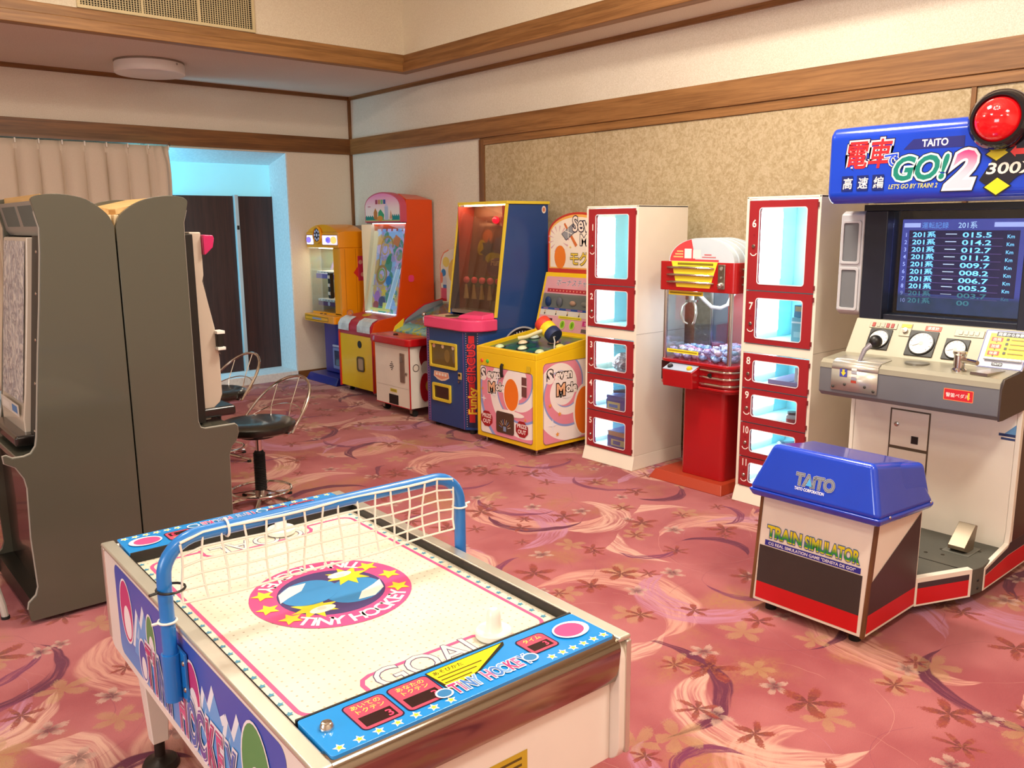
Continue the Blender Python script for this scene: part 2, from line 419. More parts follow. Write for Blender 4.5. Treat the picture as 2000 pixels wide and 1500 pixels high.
# wooden edge of the raised ceiling: a stepped moulding
b = MB().box(XL, CX, CY-0.015, CY, 2.915, 2.985).box(XL, CX-0.0, CY-0.045, CY+0.05, 2.838, 2.915)
S(b.build('trim_1', wood('honey_wood_x', '#83582a', '#b08048', 'x'), bevel=0.006))
b = MB().box(CX-0.015, CX, YF, CY, 2.915, 2.985).box(CX-0.045, CX+0.05, YF, CY+0.05, 2.8375, 2.9155)
S(b.build('trim_2', WY, bevel=0.006))
S(box('trim_3', (XL, XR, YB-0.022, YB, 2.815, ZC), WX)); S(box('trim_4', (XR-0.022, XR, YF, YB, 2.815, ZC), WY))
S(box('trim_5', (XL, XR, YB-0.03, YB, 2.275, 2.43), WX, bevel=0.003))
S(box('trim_6', (XR-0.03, XR, YF, YB, 2.275, 2.43), WY, bevel=0.003))
S(box('trim_7', (XR-0.025, XR, YB-0.025, YB, 0, 2.815), WZ))
S(MB().box(XR-0.026, XR, YF, 5.87, 2.215, 2.262).box(XR-0.018, XR, YF, 5.87, 2.262, 2.275).build('trim_8', WY, bevel=0.002))
S(box('trim_9', (XR-0.028, XR, 5.80, 5.87, 0, 2.262), WZ, bevel=0.003))
S(box('baseboard_back', (3.99, XR, YB-0.012, YB, 0, 0.075), WX)); S(box('baseboard_right', (XR-0.012, XR, 5.87, YB, 0, 0.075), WY))
# cloth-covered sliding panels along the right wall
pr = S(bpy.data.objects.new('door_1', None)); COL.objects.link(pr); pr.location = (XR, 3.2, 0)
for k, (a, c) in enumerate(((4.515, 5.80), (3.202, 4.513), (1.885, 3.200), (0.55, 1.862), (-0.79, 0.548), (-2.6, -0.792))):
    box('sliding_panel', (XR-(0.016, 0.012, 0.016, 0.010, 0.016, 0.012)[k], XR, a, c, 0.01, 2.214), FELT, pr, bevel=0.002)
box('panel_stile', (XR-0.022, XR, 1.862, 1.885, 0.01, 2.214), WZ, pr)

# window recess at the back: dark shutters, pale reveal, ledge, meeting stile
wr = S(bpy.data.objects.new('window_1', None)); COL.objects.link(wr); wr.location = (2.5, 8.4, 0)
REV = wallpaper('recess_paint', '#d4dadc', '#e2e8ea', 40, 0.02)
YD = 8.38
box('glowing_upper_wall', (1.0, 3.975, YD+0.03, YD+0.05, 1.85, 2.17), pm('#8ed4e2', 0.4, emit=0.5, name='glowing_cyan_wall'), wr)  # upper recess wall made to glow cyan for the daylight on it
b = MB().box(1.0, 3.99, YD+0.05, YD+0.22, 1.85, 2.26)
b.prism([(8.03, 2.258), (YD+0.03, 2.258), (YD+0.03, 2.165)], 'x', 1.0, 3.99).box(3.975, 3.99, 8.03, YD+0.05, 0, 2.26)
b.build('reveal', REV, wr)
box('ledge', (1.0, 3.975, 8.0, YD+0.05, 0, 0.085), REV, wr, bevel=0.004)
DARK = wood('dark_shutter_wood', '#2a130c', '#43221a', 'z', 0.5)
for a, c, d in ((3.59, 3.975, 0.0), (3.0, 3.555, 0.012), (2.4, 2.995, 0.0), (1.7, 2.39, 0.012)):
    box('shutter', (a, c, YD-d, YD+0.03, 0.087, 1.85), DARK, wr, bevel=0.002)
box('stile', (3.553, 3.592, YD-0.05, YD+0.01, 0.086, 1.86), pm('#c3cbcc', 0.35, 0.2, name='pale_metal'), wr, bevel=0.004)
box('stile_catch', (3.562, 3.583, YD-0.058, YD-0.05, 1.52, 1.56), BLACK, wr)

# ---------------------------------------------------------------- air vent in the raised ceiling
v = thing('air_vent', (2.37, CY, 2.99), 'cream air vent grille with three louvred sections above the curtain', 'vent')
VC = pm('#d8c89a', 0.5, name='vent_cream')
x0, x1, z0, z1 = 1.745, 2.99, 2.988, 3.36
b = MB().box(x0, x1, CY-0.016, CY, z0, z0+0.022).box(x0, x1, CY-0.016, CY, z1-0.022, z1).box(x0, x0+0.022, CY-0.016, CY, z0+0.022, z1-0.022).box(x1-0.022, x1, CY-0.016, CY, z0+0.022, z1-0.022)
b.build('vent_frame', VC, v, bevel=0.002)
box('backing', (x0+0.02, x1-0.02, CY-0.003, CY-0.001, z0+0.02, z1-0.02), pm('#1c150a', 0.8, name='vent_dark'), v)
for k in (1, 2):
    xx = x0+0.022+(x1-x0-0.044)*k/3; box('mullion', (xx-0.008, xx+0.008, CY-0.014, CY-0.003, z0+0.022, z1-0.022), VC, v)
b = MB(); xx = x0+0.034
while xx < x1-0.03: b.box(xx-0.0028, xx+0.0028, CY-0.012, CY-0.006, z0+0.022, z1-0.022); xx += 0.0185
zz = z0+0.034
while zz < z1-0.03: b.box(x0+0.022, x1-0.022, CY-0.006, CY-0.003, zz-0.0016, zz+0.0016); zz += 0.0145
tag(b.build('louvres', VC, v), kind='stuff')

# ---------------------------------------------------------------- round ceiling lamp (switched off)
t = thing('ceiling_lamp', (2.49, 7.32, ZC), 'round white drum ceiling lamp, unlit, on the lower ceiling', 'lamp')
MB().lathe([(0.262, 0), (0.265, -0.004), (0.265, -0.012), (0.262, -0.014)], (2.49, 7.32, ZC), 48).build('mounting_plate', pm('#8a7a6a', 0.5), t)
MB().lathe([(0.262, -0.0145), (0.265, -0.02), (0.266, -0.085), (0.26, -0.094), (0.235, -0.098), (0.0, -0.1)], (2.49, 7.32, ZC), 48).build('shade', pm('#efe9e4', 0.35, name='opal_plastic', coat=0.2), t)
MB().dome((2.62, 7.075, ZC-0.035), 0.009, 0.006, ax2=(0.4, -0.9, 0), n=10, m=3).build('pull_knob', pm('#9a9088', 0.4), t)

# ---------------------------------------------------------------- curtain and rail
CUR = NT('curtain_cloth'); o_ = CUR.obj(); f_ = CUR.noise(o_, 300.0, 2.0)
CUR.col(CUR.mix(f_, lin('#cbbaa6'), lin('#e0d2c0'))); CUR.set(Roughness=0.9); CUR.bump(f_, 0.3, 0.002)
CUR.b.inputs['Subsurface Weight'].default_value = 0.0
cu = thing('curtain', (1.2, 7.94, 0.25), 'beige pleated curtain hanging from the rail behind the grey cabinets', 'curtain')
b = MB(); nx, nz = 300, 26; xa, xb = -0.5, 2.79; per = 0.172; vs = []; fs = []
for j in range(nz+1):
    tz = j/nz; z = 0.25+tz*(2.258-0.25)
    top = max(0.0, 1-(2.258-z)/0.16)
    for i in range(nx+1):
        x = xa+(xb-xa)*i/nx; ph = (x-xb)/per*2*PI
        fold = math.cos(ph); pinch = max(0.0, math.cos(ph))**14
        bulge = abs(math.sin(ph/2)); y = 7.935-0.060*bulge**0.7*(1-0.35*top)-0.030*pinch*top+0.006*math.sin(ph*0.37+1.2)+0.004*math.sin(1.5*ph+z*2)*(1-top)
        xs = x-0.012*math.sin(ph)*(1-0.6*top)+0.012*(1-tz)*math.sin(x*3)
        if i > nx-14: xs += 0.02*math.sin(tz*9)*(1-top); y += 0.012*math.sin(i)
        vs.append((xs, y, z-0.004*(1-pinch)*top))
for j in range(nz):
    for i in range(nx): a = j*(nx+1)+i; fs.append((a, a+1, a+nx+2, a+nx+1))
b.add(vs, fs); fab = b.build('cloth', CUR.mat, cu); sm = fab.modifiers.new('solid', 'SOLIDIFY'); sm.thickness = 0.003
k = 0
while xb-k*per > 0.9:
    xx = xb-k*per; box('hook', (xx-0.004, xx+0.004, 7.885, 7.9, 2.225, 2.262), WHITE, cu); k += 1
rl = thing('curtain_rail', (1.1, 7.93, 2.262), 'thin brown curtain rail under the wooden beam', 'rail')
MB().box(-0.6, 2.80, 7.905, 7.945, 2.268, 2.288).build('track', pm('#7a5636', 0.4), rl)
MB().box(2.80, 2.812, 7.9, 7.95, 2.258, 2.29).build('end_stop', pm('#5c4026', 0.4), rl)
for xx in (0.0, 1.3, 2.6): box('bracket', (xx-0.012, xx+0.012, 7.945, 8.0, 2.266, 2.2745), pm('#5c4026', 0.4), rl)
# ================================================================ two grey parlour cabinets back to back
GREY = pm('#4f4e43', 0.24, 0.0, 0.008, coat=0.3, name='olive_grey_laminate', scale=2.0)
GEDGE = pm('#9a948a', 0.4, name='grey_edge_strip')
PLY = wood('plywood_top', '#c79a5c', '#e0b87c', 'y', 0.55)
CARD = pm('#dcc49a', 0.7, name='raw_board')
XM, Y0, Y1 = 1.047, 3.62, 4.30
def arc_pts(pts, n=4):
    """Catmull-Rom through control points"""
    out = []
    for i in range(len(pts)-1):
        p0, p1, p2, p3 = pts[max(i-1, 0)], pts[i], pts[i+1], pts[min(i+2, len(pts)-1)]
        for k in range(n):
            t = k/n
            out.append(tuple(0.5*((2*b)+(-a+c)*t+(2*a-5*b+4*c-d)*t*t+(-a+3*b-3*c+d)*t**3) for a, b, c, d in zip(p0, p1, p2, p3)))
    return out+[pts[-1]]
R_TOP = arc_pts([(1.050, 1.556), (1.075, 1.606), (1.153, 1.655), (1.240, 1.675), (1.310, 1.674), (1.338, 1.660), (1.338, 1.635), (1.320, 1.570)])
R_LOW = [(1.318, 1.50), (1.316, 0.72), (1.325, 0.690), (1.345, 0.682), (1.480, 0.682), (1.490, 0.672), (1.492, 0.640), (1.480, 0.607), (1.458, 0.585), (1.444, 0.545), (1.440, 0.279), (1.446, 0.15), (1.470, 0.12), (1.493, 0.095), (1.496, 0.02), (1.050, 0.02)]
L_TOP = arc_pts([(1.044, 1.556), (1.019, 1.606), (0.950, 1.658), (0.870, 1.676), (0.795, 1.674), (0.760, 1.660), (0.762, 1.630), (0.778, 1.550)])
L_LOW = [(0.772, 1.46), (0.750, 1.255), (0.727, 1.07), (0.692, 0.758), (0.684, 0.72), (0.665, 0.694), (0.640, 0.686), (0.600, 0.686), (0.580, 0.700), (0.570, 0.70), (0.572, 0.672), (0.608, 0.650), (0.634, 0.60), (0.640, 0.56), (0.633, 0.36), (0.638, 0.155), (0.627, 0.122), (0.600, 0.098), (0.594, 0.07), (0.599, 0.02), (1.044, 0.02)]
def parlour(right, label):
    s = 1 if right else -1
    mx = (lambda x: x) if right else (lambda x: 2*XM-x)
    t = thing('game_cabinet', (XM+s*0.22, (Y0+Y1)/2, 0), label, 'game machine')
    top, low = (R_TOP, R_LOW) if right else (L_TOP, L_LOW)
    for a in (Y0, Y1-0.02):
        sp = MB().prism(top+low, 'y', a, a+0.02).build('side_panel', GREY, t, bevel=0.0015, seg=1)
    # light edging along the front edge of the near panel
    ed = (top[-4:]+low[:14]) if right else (top[-4:]+low[:19])
    MB().tube([(x, Y0+0.01, z) for x, z in ed], 0.0045, 6).build('edge_strip', GEDGE, t)
    def B(x0, x1, y0, y1, z0, z1, name, mat, bev=0.003):
        a, b = sorted((mx(x0), mx(x1))); return box(name, (a, b, y0, y1, z0, z1), mat, t, bevel=bev)
    B(1.05, 1.30, Y0+0.02, Y1-0.02, 0.06, 1.50, 'body', BLACK)
    B(1.052, 1.075, Y0+0.0205, Y1-0.0205, 1.50, 1.60, 'back_board', CARD)
    MB().hull([(mx(1.06), Y0+0.021, 1.60), (mx(1.30), Y0+0.021, 1.655), (mx(1.30), Y1-0.021, 1.655), (mx(1.06), Y1-0.021, 1.60),
               (mx(1.06), Y0+0.021, 1.622), (mx(1.30), Y0+0.021, 1.677), (mx(1.30), Y1-0.021, 1.677), (mx(1.06), Y1-0.021, 1.622)]).build('top_board', PLY, t)
    # hood with two speaker grilles under the front of the top
    hx = 0.0 if right else 0.0
    MB().hull([(mx(1.305), Y0+0.021, 1.54), (mx(1.29), Y0+0.021, 1.52), (mx(1.29), Y1-0.021, 1.52), (mx(1.305), Y1-0.021, 1.54),
               (mx(1.325), Y0+0.021, 1.652), (mx(1.29), Y0+0.021, 1.652), (mx(1.29), Y1-0.021, 1.652), (mx(1.325), Y1-0.021, 1.652)]).build('hood', pm('#8f8a82', 0.35, name='hood_grey'), t)
    for ya in (Y0+0.06, Y0+0.36):
        MB().hull([(mx(1.308), ya, 1.556), (mx(1.30), ya, 1.556), (mx(1.30), ya+0.24, 1.556), (mx(1.308), ya+0.24, 1.556),
                   (mx(1.3245), ya, 1.636), (mx(1.30), ya, 1.636), (mx(1.30), ya+0.24, 1.636), (mx(1.3245), ya+0.24, 1.636)]).build('speaker_grille', pm('#5d655f', 0.6, name='grille_cloth'), t)
    # black front frame with screws
    fx = (lambda z: 1.312) if right else (lambda z: 2*XM-(0.776+(z-1.5)*0.105)-0.006)
    for a, b in ((Y0+0.021, Y0+(0.10 if right else 0.17)), (Y1-0.075, Y1-0.021)):
        MB().hull([(mx(fx(0.70)), a, 0.70), (mx(1.29), a, 0.70), (mx(1.29), b, 0.70), (mx(fx(0.70)), b, 0.70),
                   (mx(fx(1.52)), a, 1.52), (mx(1.29), a, 1.52), (mx(1.29), b, 1.52), (mx(fx(1.52)), b, 1.52)]).build('front_frame', BLACK, t, bevel=0.002)
        for zz in (0.76, 0.95, 1.12, 1.30, 1.46):
            if a < Y0+0.05: MB().dome((mx(fx(zz)), (a+b)/2, zz), 0.007, 0.004, ax2=(s, 0, 0), n=10, m=3).build('screw', CHROME, t)
    # the pachinko unit itself
    dx = 0.0 if right else 0.05
    ym = Y0+0.13 if right else Y0+0.175
    P = [(1.384, 1.529), (1.437, 1.528), (1.437, 1.34), (1.430, 1.315), (1.470, 1.105), (1.483, 0.964), (1.483, 0.80), (1.470, 0.765), (1.433, 0.735), (1.424, 0.690), (1.380, 0.690)]
    if not right: P = [(1.28, 1.515), (1.330, 1.515), (1.350, 1.30), (1.372, 1.10), (1.395, 0.90), (1.41, 0.80), (1.41, 0.72), (1.28, 0.72)]; dx = 0.0
    a, b = sorted((mx(1.295), mx(1.383))); 
    if right: box('machine_frame', (a, b, Y0+0.085, Y1-0.085, 0.69, 1.52), BLACK, t, bevel=0.003)
    MB().prism([(mx(x+dx*(1-(z-0.69)/0.84)), z) for x, z in P], 'y', ym, Y1-0.085).build('machine_door', pm('#c2b4a4', 0.22, 0.0, 0.015, coat=0.4, name='pearl_plastic'), t, bevel=0.006)
    if right: MB().prism([(mx(x+dx*0.3), z) for x, z in [(1.437, 1.517), (1.483, 1.514), (1.487, 1.50), (1.480, 1.462), (1.446, 1.43), (1.437, 1.43)]], 'y', Y0+0.11, Y1-0.11).build('lamp_cover', pm('#c2185f', 0.2, coat=0.6, name='magenta_plastic'), t, bevel=0.006)
    for zz, hh in ((1.085, 0.014), (1.012, 0.014)) if right else ():
        a, b = sorted((mx(1.465+dx*0.5), mx(1.502+dx*0.5))); box('bracket', (a, b, Y0+0.10, Y0+0.16, zz-hh/2, zz+hh/2), WHITE, t, bevel=0.002)
    a, b = sorted((mx(1.468+dx*0.5), mx(1.496+dx*0.5)))
    if right: box('grip', (a, b, Y0+0.105, Y0+0.155, 1.02, 1.077), BLACK, t, bevel=0.004)
    a, b = sorted((mx(1.34), mx(1.535 if right else 1.46))); box('ball_tray', (a, b, Y0+0.11, Y1-0.11, 0.70, 0.745), pm('#17110f', 0.25, name='tray_black', coat=0.4), t, bevel=0.012)
    a, b = sorted((mx(1.30), mx(1.475))); box('shelf', (a, b, Y0+0.0205, Y1-0.0205, 0.655, 0.68), GREY, t, bevel=0.004)
    a, b = sorted((mx(1.06), mx(1.425))); box('kick_panel', (a, b, Y0+0.0205, Y1-0.0205, 0.10, 0.65), pm('#241c16', 0.25, name='dark_gloss', coat=0.5), t)
    a, b = sorted((mx(1.06), mx(1.485))); box('plinth', (a, b, Y0+0.0205, Y1-0.0205, 0.02, 0.10), BLACK, t)
    for px in (1.10, 1.42):
        for py in (Y0+0.07, Y1-0.07): MB().cyl((mx(px), py, 0), 0.02, 0.02).build('foot', RUBBER, t)
    # game window with a bright metallic board behind glass, and small printed panels
    n = NT('foil_board'); o = n.obj(); f = n.noise(o, 14.0, 5.0, 0.65, 2.5)
    n.col(n.mix(n.step(f, 0.4, 0.62), lin('#a9a8b4'), lin('#f4eee8'))); n.set(Roughness=0.18, Metallic=0.35); n.bump(f, 0.9, 0.02)
    z0, z1 = 1.16, 1.49; x0 = 1.459+dx*0.3; x1 = 1.438
    ya, yb = (Y0+0.15, Y1-0.12) if right else (Y0+0.19, Y1-0.10)
    zf = lambda z: (1.432+(1.315-z)/(0.21)*0.038 if z < 1.315 else 1.4375)+dx*(1-(z-0.69)/0.84)
    b = MB(); zs = [0.86, 0.98, 1.10, 1.20, 1.315, 1.42, 1.50]
    for i in range(len(zs)-1):
        za, zb = zs[i], zs[i+1]; fa = (1.483+dx*(1-(za-0.69)/0.84)) if za < 0.97 else zf(za); fb = zf(zb) if zb > 1.0 else (1.483+dx*(1-(zb-0.69)/0.84))
        if not right:
            g_ = lambda z: 1.330+(1.515-z)*0.108; fa, fb = g_(za), g_(zb)
        b.add([(mx(fa+0.002), ya, za), (mx(fa+0.002), yb, za), (mx(fb+0.002), yb, zb), (mx(fb+0.002), ya, zb)], [(0, 1, 2, 3)])
    b.build('game_board', n.mat, t)
    d = Dec((mx(1.484 if right else 1.412)+s*0.004, ya, 0), (0, 1, 0) if right else (0, 1, 0), (0, 0, 1))
    if not right: d.n = Vector((-1, 0, 0))
    d.rect(0.02, 0.80, 0.36, 0.85, '#d8cfc4').rect(0.05, 0.81, 0.15, 0.84, '#3b78b4').rect(0.2, 0.81, 0.33, 0.835, '#e9e2d8')
    d.build('tray_label', t)
    return t
parlour(True, 'grey cabinet with magenta lamp facing the black stools')
parlour(False, 'grey cabinet at the left edge with silvery game board and screwed black frame')

# ================================================================ swivel stools
SEAT = pm('#17150f', 0.3, 0.0, 0.1, coat=0.3, name='black_vinyl', bump=0.15, bscale=300)
def stool(x, y, back, label):
    t = thing('swivel_stool', (x, y, 0), label, 'stool', 'black swivel stools with wire backs')
    c = (x, y, 0)
    MB().lathe([(0.05, 0.425), (0.19, 0.43), (0.206, 0.44), (0.211, 0.455), (0.208, 0.472), (0.19, 0.484), (0.12, 0.491), (0.0, 0.492)], c, 40).build('seat', SEAT, t)
    MB().lathe([(0.10, 0.40), (0.10, 0.425)], c, 20).build('seat_plate', BLACK, t)
    MB().cyl((x, y, 0.30), 0.017, 0.11, n=16).build('column', CHROME, t)
    pr = [(0.026, 0.085)]
    for i in range(22): pr += [(0.034, 0.095+i*0.0098), (0.028, 0.0999+i*0.0098)]
    MB().lathe(pr+[(0.024, 0.315)], c, 20).build('bellows', RUBBER, t)
    MB().lathe([(0.04, 0.035), (0.036, 0.06), (0.03, 0.09)], c, 16).build('hub', STEEL, t)
    for k in range(5):
        a = k*2*PI/5+0.35; e = Vector((math.cos(a), math.sin(a), 0))
        MB().tube([Vector(c)+e*0.02+Vector((0, 0, 0.055)), Vector(c)+e*0.16+Vector((0, 0, 0.03)), Vector(c)+e*0.225+Vector((0, 0, 0.016))], [0.013, 0.011, 0.010], 8).build('base_leg', CHROME, t)
        MB().cyl(Vector(c)+e*0.22, 0.014, 0.012, n=12).build('glide', RUBBER, t)
    MB().tube([(x+0.165*math.cos(q), y+0.165*math.sin(q), 0.088) for q in [2*PI*i/40 for i in range(40)]], 0.0075, 8, True).build('foot_ring', CHROME, t)
    for k in range(3):
        a = k*2*PI/3+0.9; e = Vector((math.cos(a), math.sin(a), 0))
        MB().tube([Vector(c)+e*0.03+Vector((0, 0, 0.088)), Vector(c)+e*0.163+Vector((0, 0, 0.088))], 0.005, 6).build('ring_spoke', CHROME, t)
    # hoop back: a wide ring leaning outwards on the far side of the seat
    d = Vector((math.cos(back), math.sin(back), 0)); sd = Vector((-d.y, d.x, 0)); hoop = []; hoop2 = []
    for i in range(33):
        q = PI*i/32; k = math.sin(q)
        hoop.append(Vector(c)+sd*(0.225*math.cos(q))+d*(0.06+0.25*k**0.8)+Vector((0, 0, 0.435+0.26*k**0.75)))
        hoop2.append(Vector(c)+sd*(0.215*math.cos(q))+d*(0.04+0.20*k**0.8)+Vector((0, 0, 0.432+0.11*k**0.9)))
    MB().tube(hoop, 0.0085, 10).build('back_hoop', CHROME, t)
    MB().tube(hoop2, 0.0035, 6).build('inner_hoop', CHROME, t)
    for i in (9, 16, 23):
        MB().tube([hoop[i], hoop2[i], Vector(c)+(hoop2[i]-Vector(c))*Vector((0.86, 0.86, 0)) + Vector((0, 0, 0.432))], 0.003, 6).build('back_wire', CHROME, t)
    for q in (0, -1):
        MB().tube([hoop[q], Vector(c)+(hoop[q]-Vector(c))*Vector((0.5, 0.5, 0))+Vector((0, 0, 0.417))], 0.007, 8).build('hoop_stay', CHROME, t)
    return t
stool(1.935, 4.43, math.radians(12), 'nearer black swivel stool, whole seat in view beside the grey cabinet')
stool(2.12, 5.50, math.radians(10), 'farther black swivel stool, half hidden by the grey cabinet')

# curved leg of a pale chair at the left edge
t = thing('chair', (0.25, 3.72, 0), 'pale plastic chair, mostly out of view, its curved leg at the left edge', 'chair')
PALE = pm('#c9c4bc', 0.35, name='pale_plastic')
def cleg(x0, y0, dx, dy):
    MB().tube([(x0+dx*u, y0+dy*u, zz) for u, zz in ((1.0, 0.0), (0.97, 0.06), (0.88, 0.14), (0.7, 0.22), (0.45, 0.30), (0.2, 0.40))], [0.013, 0.014, 0.016, 0.018, 0.02, 0.02], 10).build('leg', PALE, t)
    MB().cyl((x0+dx, y0+dy, 0), 0.016, 0.012, n=12).build('foot_cap', RUBBER, t)
for ax, ay in ((1, 0.06), (-1, 0.06), (1, 1), (-1, 1)): cleg(0.25+0.10*ax, 3.76+0.34*(ay if ay == 1 else 0), 0.185*ax, 0.01)
MB().prism(rr(0.03, 3.70, 0.47, 4.12, 0.08), 'z', 0.40, 0.43).build('seat', PALE, t, bevel=0.008)
MB().prism(rr(0.05, 0.50, 0.45, 0.80, 0.08), 'y', 4.10, 4.125).build('backrest', PALE, t, bevel=0.008)
for xx in (0.10, 0.40): MB().tube([(xx, 4.10, 0.41), (xx, 4.13, 0.47), (xx, 4.12, 0.56)], 0.012, 8).build('back_post', PALE, t)
# ================================================================ machines along the right wall
def ringprism(outer, inner, axis, a, b, mat=None, mb=None):
    """flat frame (outline with a hole), both outlines with equal point counts"""
    mb = mb or MB(); n = len(outer)
    def P(p, t): return {'x': (t, p[0], p[1]), 'y': (p[0], t, p[1]), 'z': (p[0], p[1], t)}[axis]
    vs = [P(p, a) for p in outer]+[P(p, a) for p in inner]+[P(p, b) for p in outer]+[P(p, b) for p in inner]; fs = []
    for i in range(n):
        j = (i+1) % n
        fs += [(i, j, n+j, n+i), (2*n+i, 3*n+i, 3*n+j, 2*n+j), (i, 2*n+i, 2*n+j, j), (n+i, n+j, 3*n+j, 3*n+i)]
    return mb.add(vs, fs, mat)
GLASS = glass()
# ---------------------------------------------------------------- prize lockers
LRED = pm('#9a2229', 0.35, 0.0, 0.015, coat=0.15, name='locker_red')
LIN = pm('#a8dfe6', 0.5, name='locker_inside')
LED = pm('#f2fbff', 0.5, emit=16.0, name='led_panel')
def locker(ya, yb, H, sect, label):
    t = thing('prize_locker', (4.24, (ya+yb)/2, 0), label, 'locker', 'prize lockers with numbered red doors')
    x0, x1 = 4.0, 4.48
    box('side_wall', (x0, x1, ya, ya+0.012, 0.09, H), CREAM, t, bevel=0.002); box('side_wall', (x0, x1, yb-0.012, yb, 0.09, H), CREAM, t, bevel=0.002)
    box('top', (x0, x1, ya, yb, H-0.012, H), CREAM, t, bevel=0.003); box('back', (x1-0.01, x1, ya+0.012, yb-0.012, 0.09, H-0.012), LIN, t)
    zm = sect[1][0][0]; zt = sect[0][-1][0]
    box('mid_rail', (x0, x0+0.03, ya+0.001, yb-0.001, sect[1][0][1]+0.002, zt-0.002), CREAM, t, bevel=0.003)
    box('seam', (x0+0.002, x1, ya-0.0006, ya+0.002, zt-0.022, zt-0.019), pm('#b8ae9c', 0.5), t)
    MB().hull([(x0-0.024, ya-0.006, 0), (x1, ya-0.006, 0), (x1, yb+0.006, 0), (x0-0.024, yb+0.006, 0), (x0, ya, 0.09), (x1, ya, 0.09), (x1, yb, 0.09), (x0, yb, 0.09)]).build('plinth', CREAM, t, bevel=0.003)
    b = MB()
    for yy in (ya+0.001, yb-0.017): b.box(x0-0.001, x0+0.02, yy, yy+0.016, 0.09, H-0.012)
    b.build('face_frame', CREAM, t)
    num = int(sect[2])
    for grp in sect[:2]:
        for z0, z1, w0, w1 in grp:
            yl, yr = yb-0.018, ya+0.014; m = [(yr+0.003, z0+0.003), (yl-0.003, z1-0.003)]
            inner = rr(ya+0.072, w0, ya+0.348, w1, 0.016); outer = rr(m[0][0], m[0][1], m[1][0], m[1][1], 0.003)
            d = ringprism(outer, inner, 'x', x0-0.006, x0+0.012).build('door', LRED, t, bevel=0.001, seg=1)
            box('window_pane', (x0+0.004, x0+0.007, ya+0.066, ya+0.354, w0-0.006, w1+0.006), GLASS, d)
            ringprism(rr(ya+0.070, w0-0.002, ya+0.350, w1+0.002, 0.018), rr(ya+0.0735, w0+0.0015, ya+0.3465, w1-0.0015, 0.0145), 'x', x0-0.0085, x0-0.006).build('window_trim', pm('#e9e6ea', 0.4, name='window_trim'), d)
            MB().box(x0+0.012, x1-0.01, ya+0.012, yb-0.012, z0-0.004, z0+0.004).build('shelf', LIN, t)
            # strip light on every far inner side, widened to glow as the lit wall
            le = 0.25 if ya > 3 else 0.33; box('led_strip', (x0+0.03, x0+le, yb-0.016, yb-0.0125, w0+0.01, w1-0.05*(w1-w0)), LED, t)
            wl = yb-0.0125; box('inner_lining', (x0+le+0.002, x1-0.011, wl-0.002, wl, z0+0.006, z1-0.006), LIN, t)
            dd = front(x0-0.006, yb, 0); h = min(0.05, (z1-z0)*0.2)
            zc = (w0+w1)/2+(0.10 if z1-z0 > 0.4 else 0.045 if z1-z0 > 0.21 else 0.035)
            dd.text(str(num), 0.054, zc, 0.056, '#f6ece4', 'C', bold=0.02, sx=0.75 if num > 9 else 0.95)
            k = 0.5 if z1-z0 < 0.21 else 0.75 if z1-z0 < 0.4 else 1.0
            dd.ell(0.056, zc-0.035*k-0.008, 0.006, 0.006, '#8a1c24', 10)
            dd.line([(0.056+0.02*math.cos(q), zc-0.118*k+0.02*math.sin(q)-0.012) for q in [PI+PI*(0.12+0.76*i/8) for i in range(9)]], 0.005, '#f6ece4')
            dd.build('door_marking', d)
            MB().lathe([(0.010, 0), (0.010, 0.004), (0.007, 0.008), (0.0, 0.008)], (x0-0.006, yb-0.056, zc-0.092*k-0.008), 14, ax2=(-1, 0, 0)).build('lock', STEEL, d)
            for zz in (z0+0.03, z1-0.03): box('hinge', (x0-0.009, x0+0.004, ya+0.010, ya+0.018, zz-0.012, zz+0.012), pm('#7a1a20', 0.4), d)
            num += 1
    return t
L1 = ([(1.165, 1.646, 1.212, 1.607), (0.893, 1.165, 0.917, 1.134)], [(0.585, 0.829, 0.623, 0.800), (0.342, 0.585, 0.370, 0.547), (0.092, 0.342, 0.119, 0.293)], 1)
L2 = ([(1.190, 1.668, 1.227, 1.627), (0.902, 1.190, 0.935, 1.151)], [(0.653, 0.850, 0.694, 0.811), (0.460, 0.653, 0.500, 0.621), (0.263, 0.460, 0.299, 0.426), (0.092, 0.263, 0.119, 0.233)], 6)
locker(3.467, 3.90, 1.66, L1, 'white prize locker with lit red doors beside the yellow mole game')
locker(2.272, 2.705, 1.685, L2, 'white prize locker with lit red doors behind the blue bench')
# prizes standing inside the lockers
def carton(dims, mat, label, deco=None, name='prize_box'):
    x0, x1, y0, y1, z0, z1 = dims; t = thing(name, ((x0+x1)/2, (y0+y1)/2, z0), label, 'box')
    box('carton', dims, mat, t, bevel=0.002)
    d = front(x0, y1, z0); w_, h_ = y1-y0, z1-z0
    for u0, v0, u1, v1, c in (deco or []): d.rect(u0*w_, v0*h_, u1*w_, v1*h_, c)
    d.build('front_print', t); MB().box(x0+0.004, x1-0.004, (y0+y1)/2-0.002, (y0+y1)/2+0.002, z1, z1+0.0008).build('lid_seam', pm('#20304f', 0.5), t)
    return t
NAVY = pm('#2a4f9c', 0.4)
carton((4.05, 4.19, 3.49, 3.575, 0.8975, 0.965), pm('#2f6fd0', 0.4), 'small blue box in the corner of compartment 2', [(0.15, 0.4, 0.85, 0.7, '#dfe9f6')])
carton((4.035, 4.30, 3.50, 3.745, 0.3465, 0.452), NAVY, 'blue carton with yellow print in compartment 4', [(0.05, 0.15, 0.5, 0.6, '#d9c47a'), (0.1, 0.25, 0.42, 0.45, '#5b86c4'), (0.8, 0.3, 0.95, 0.9, '#f0f0f0')])
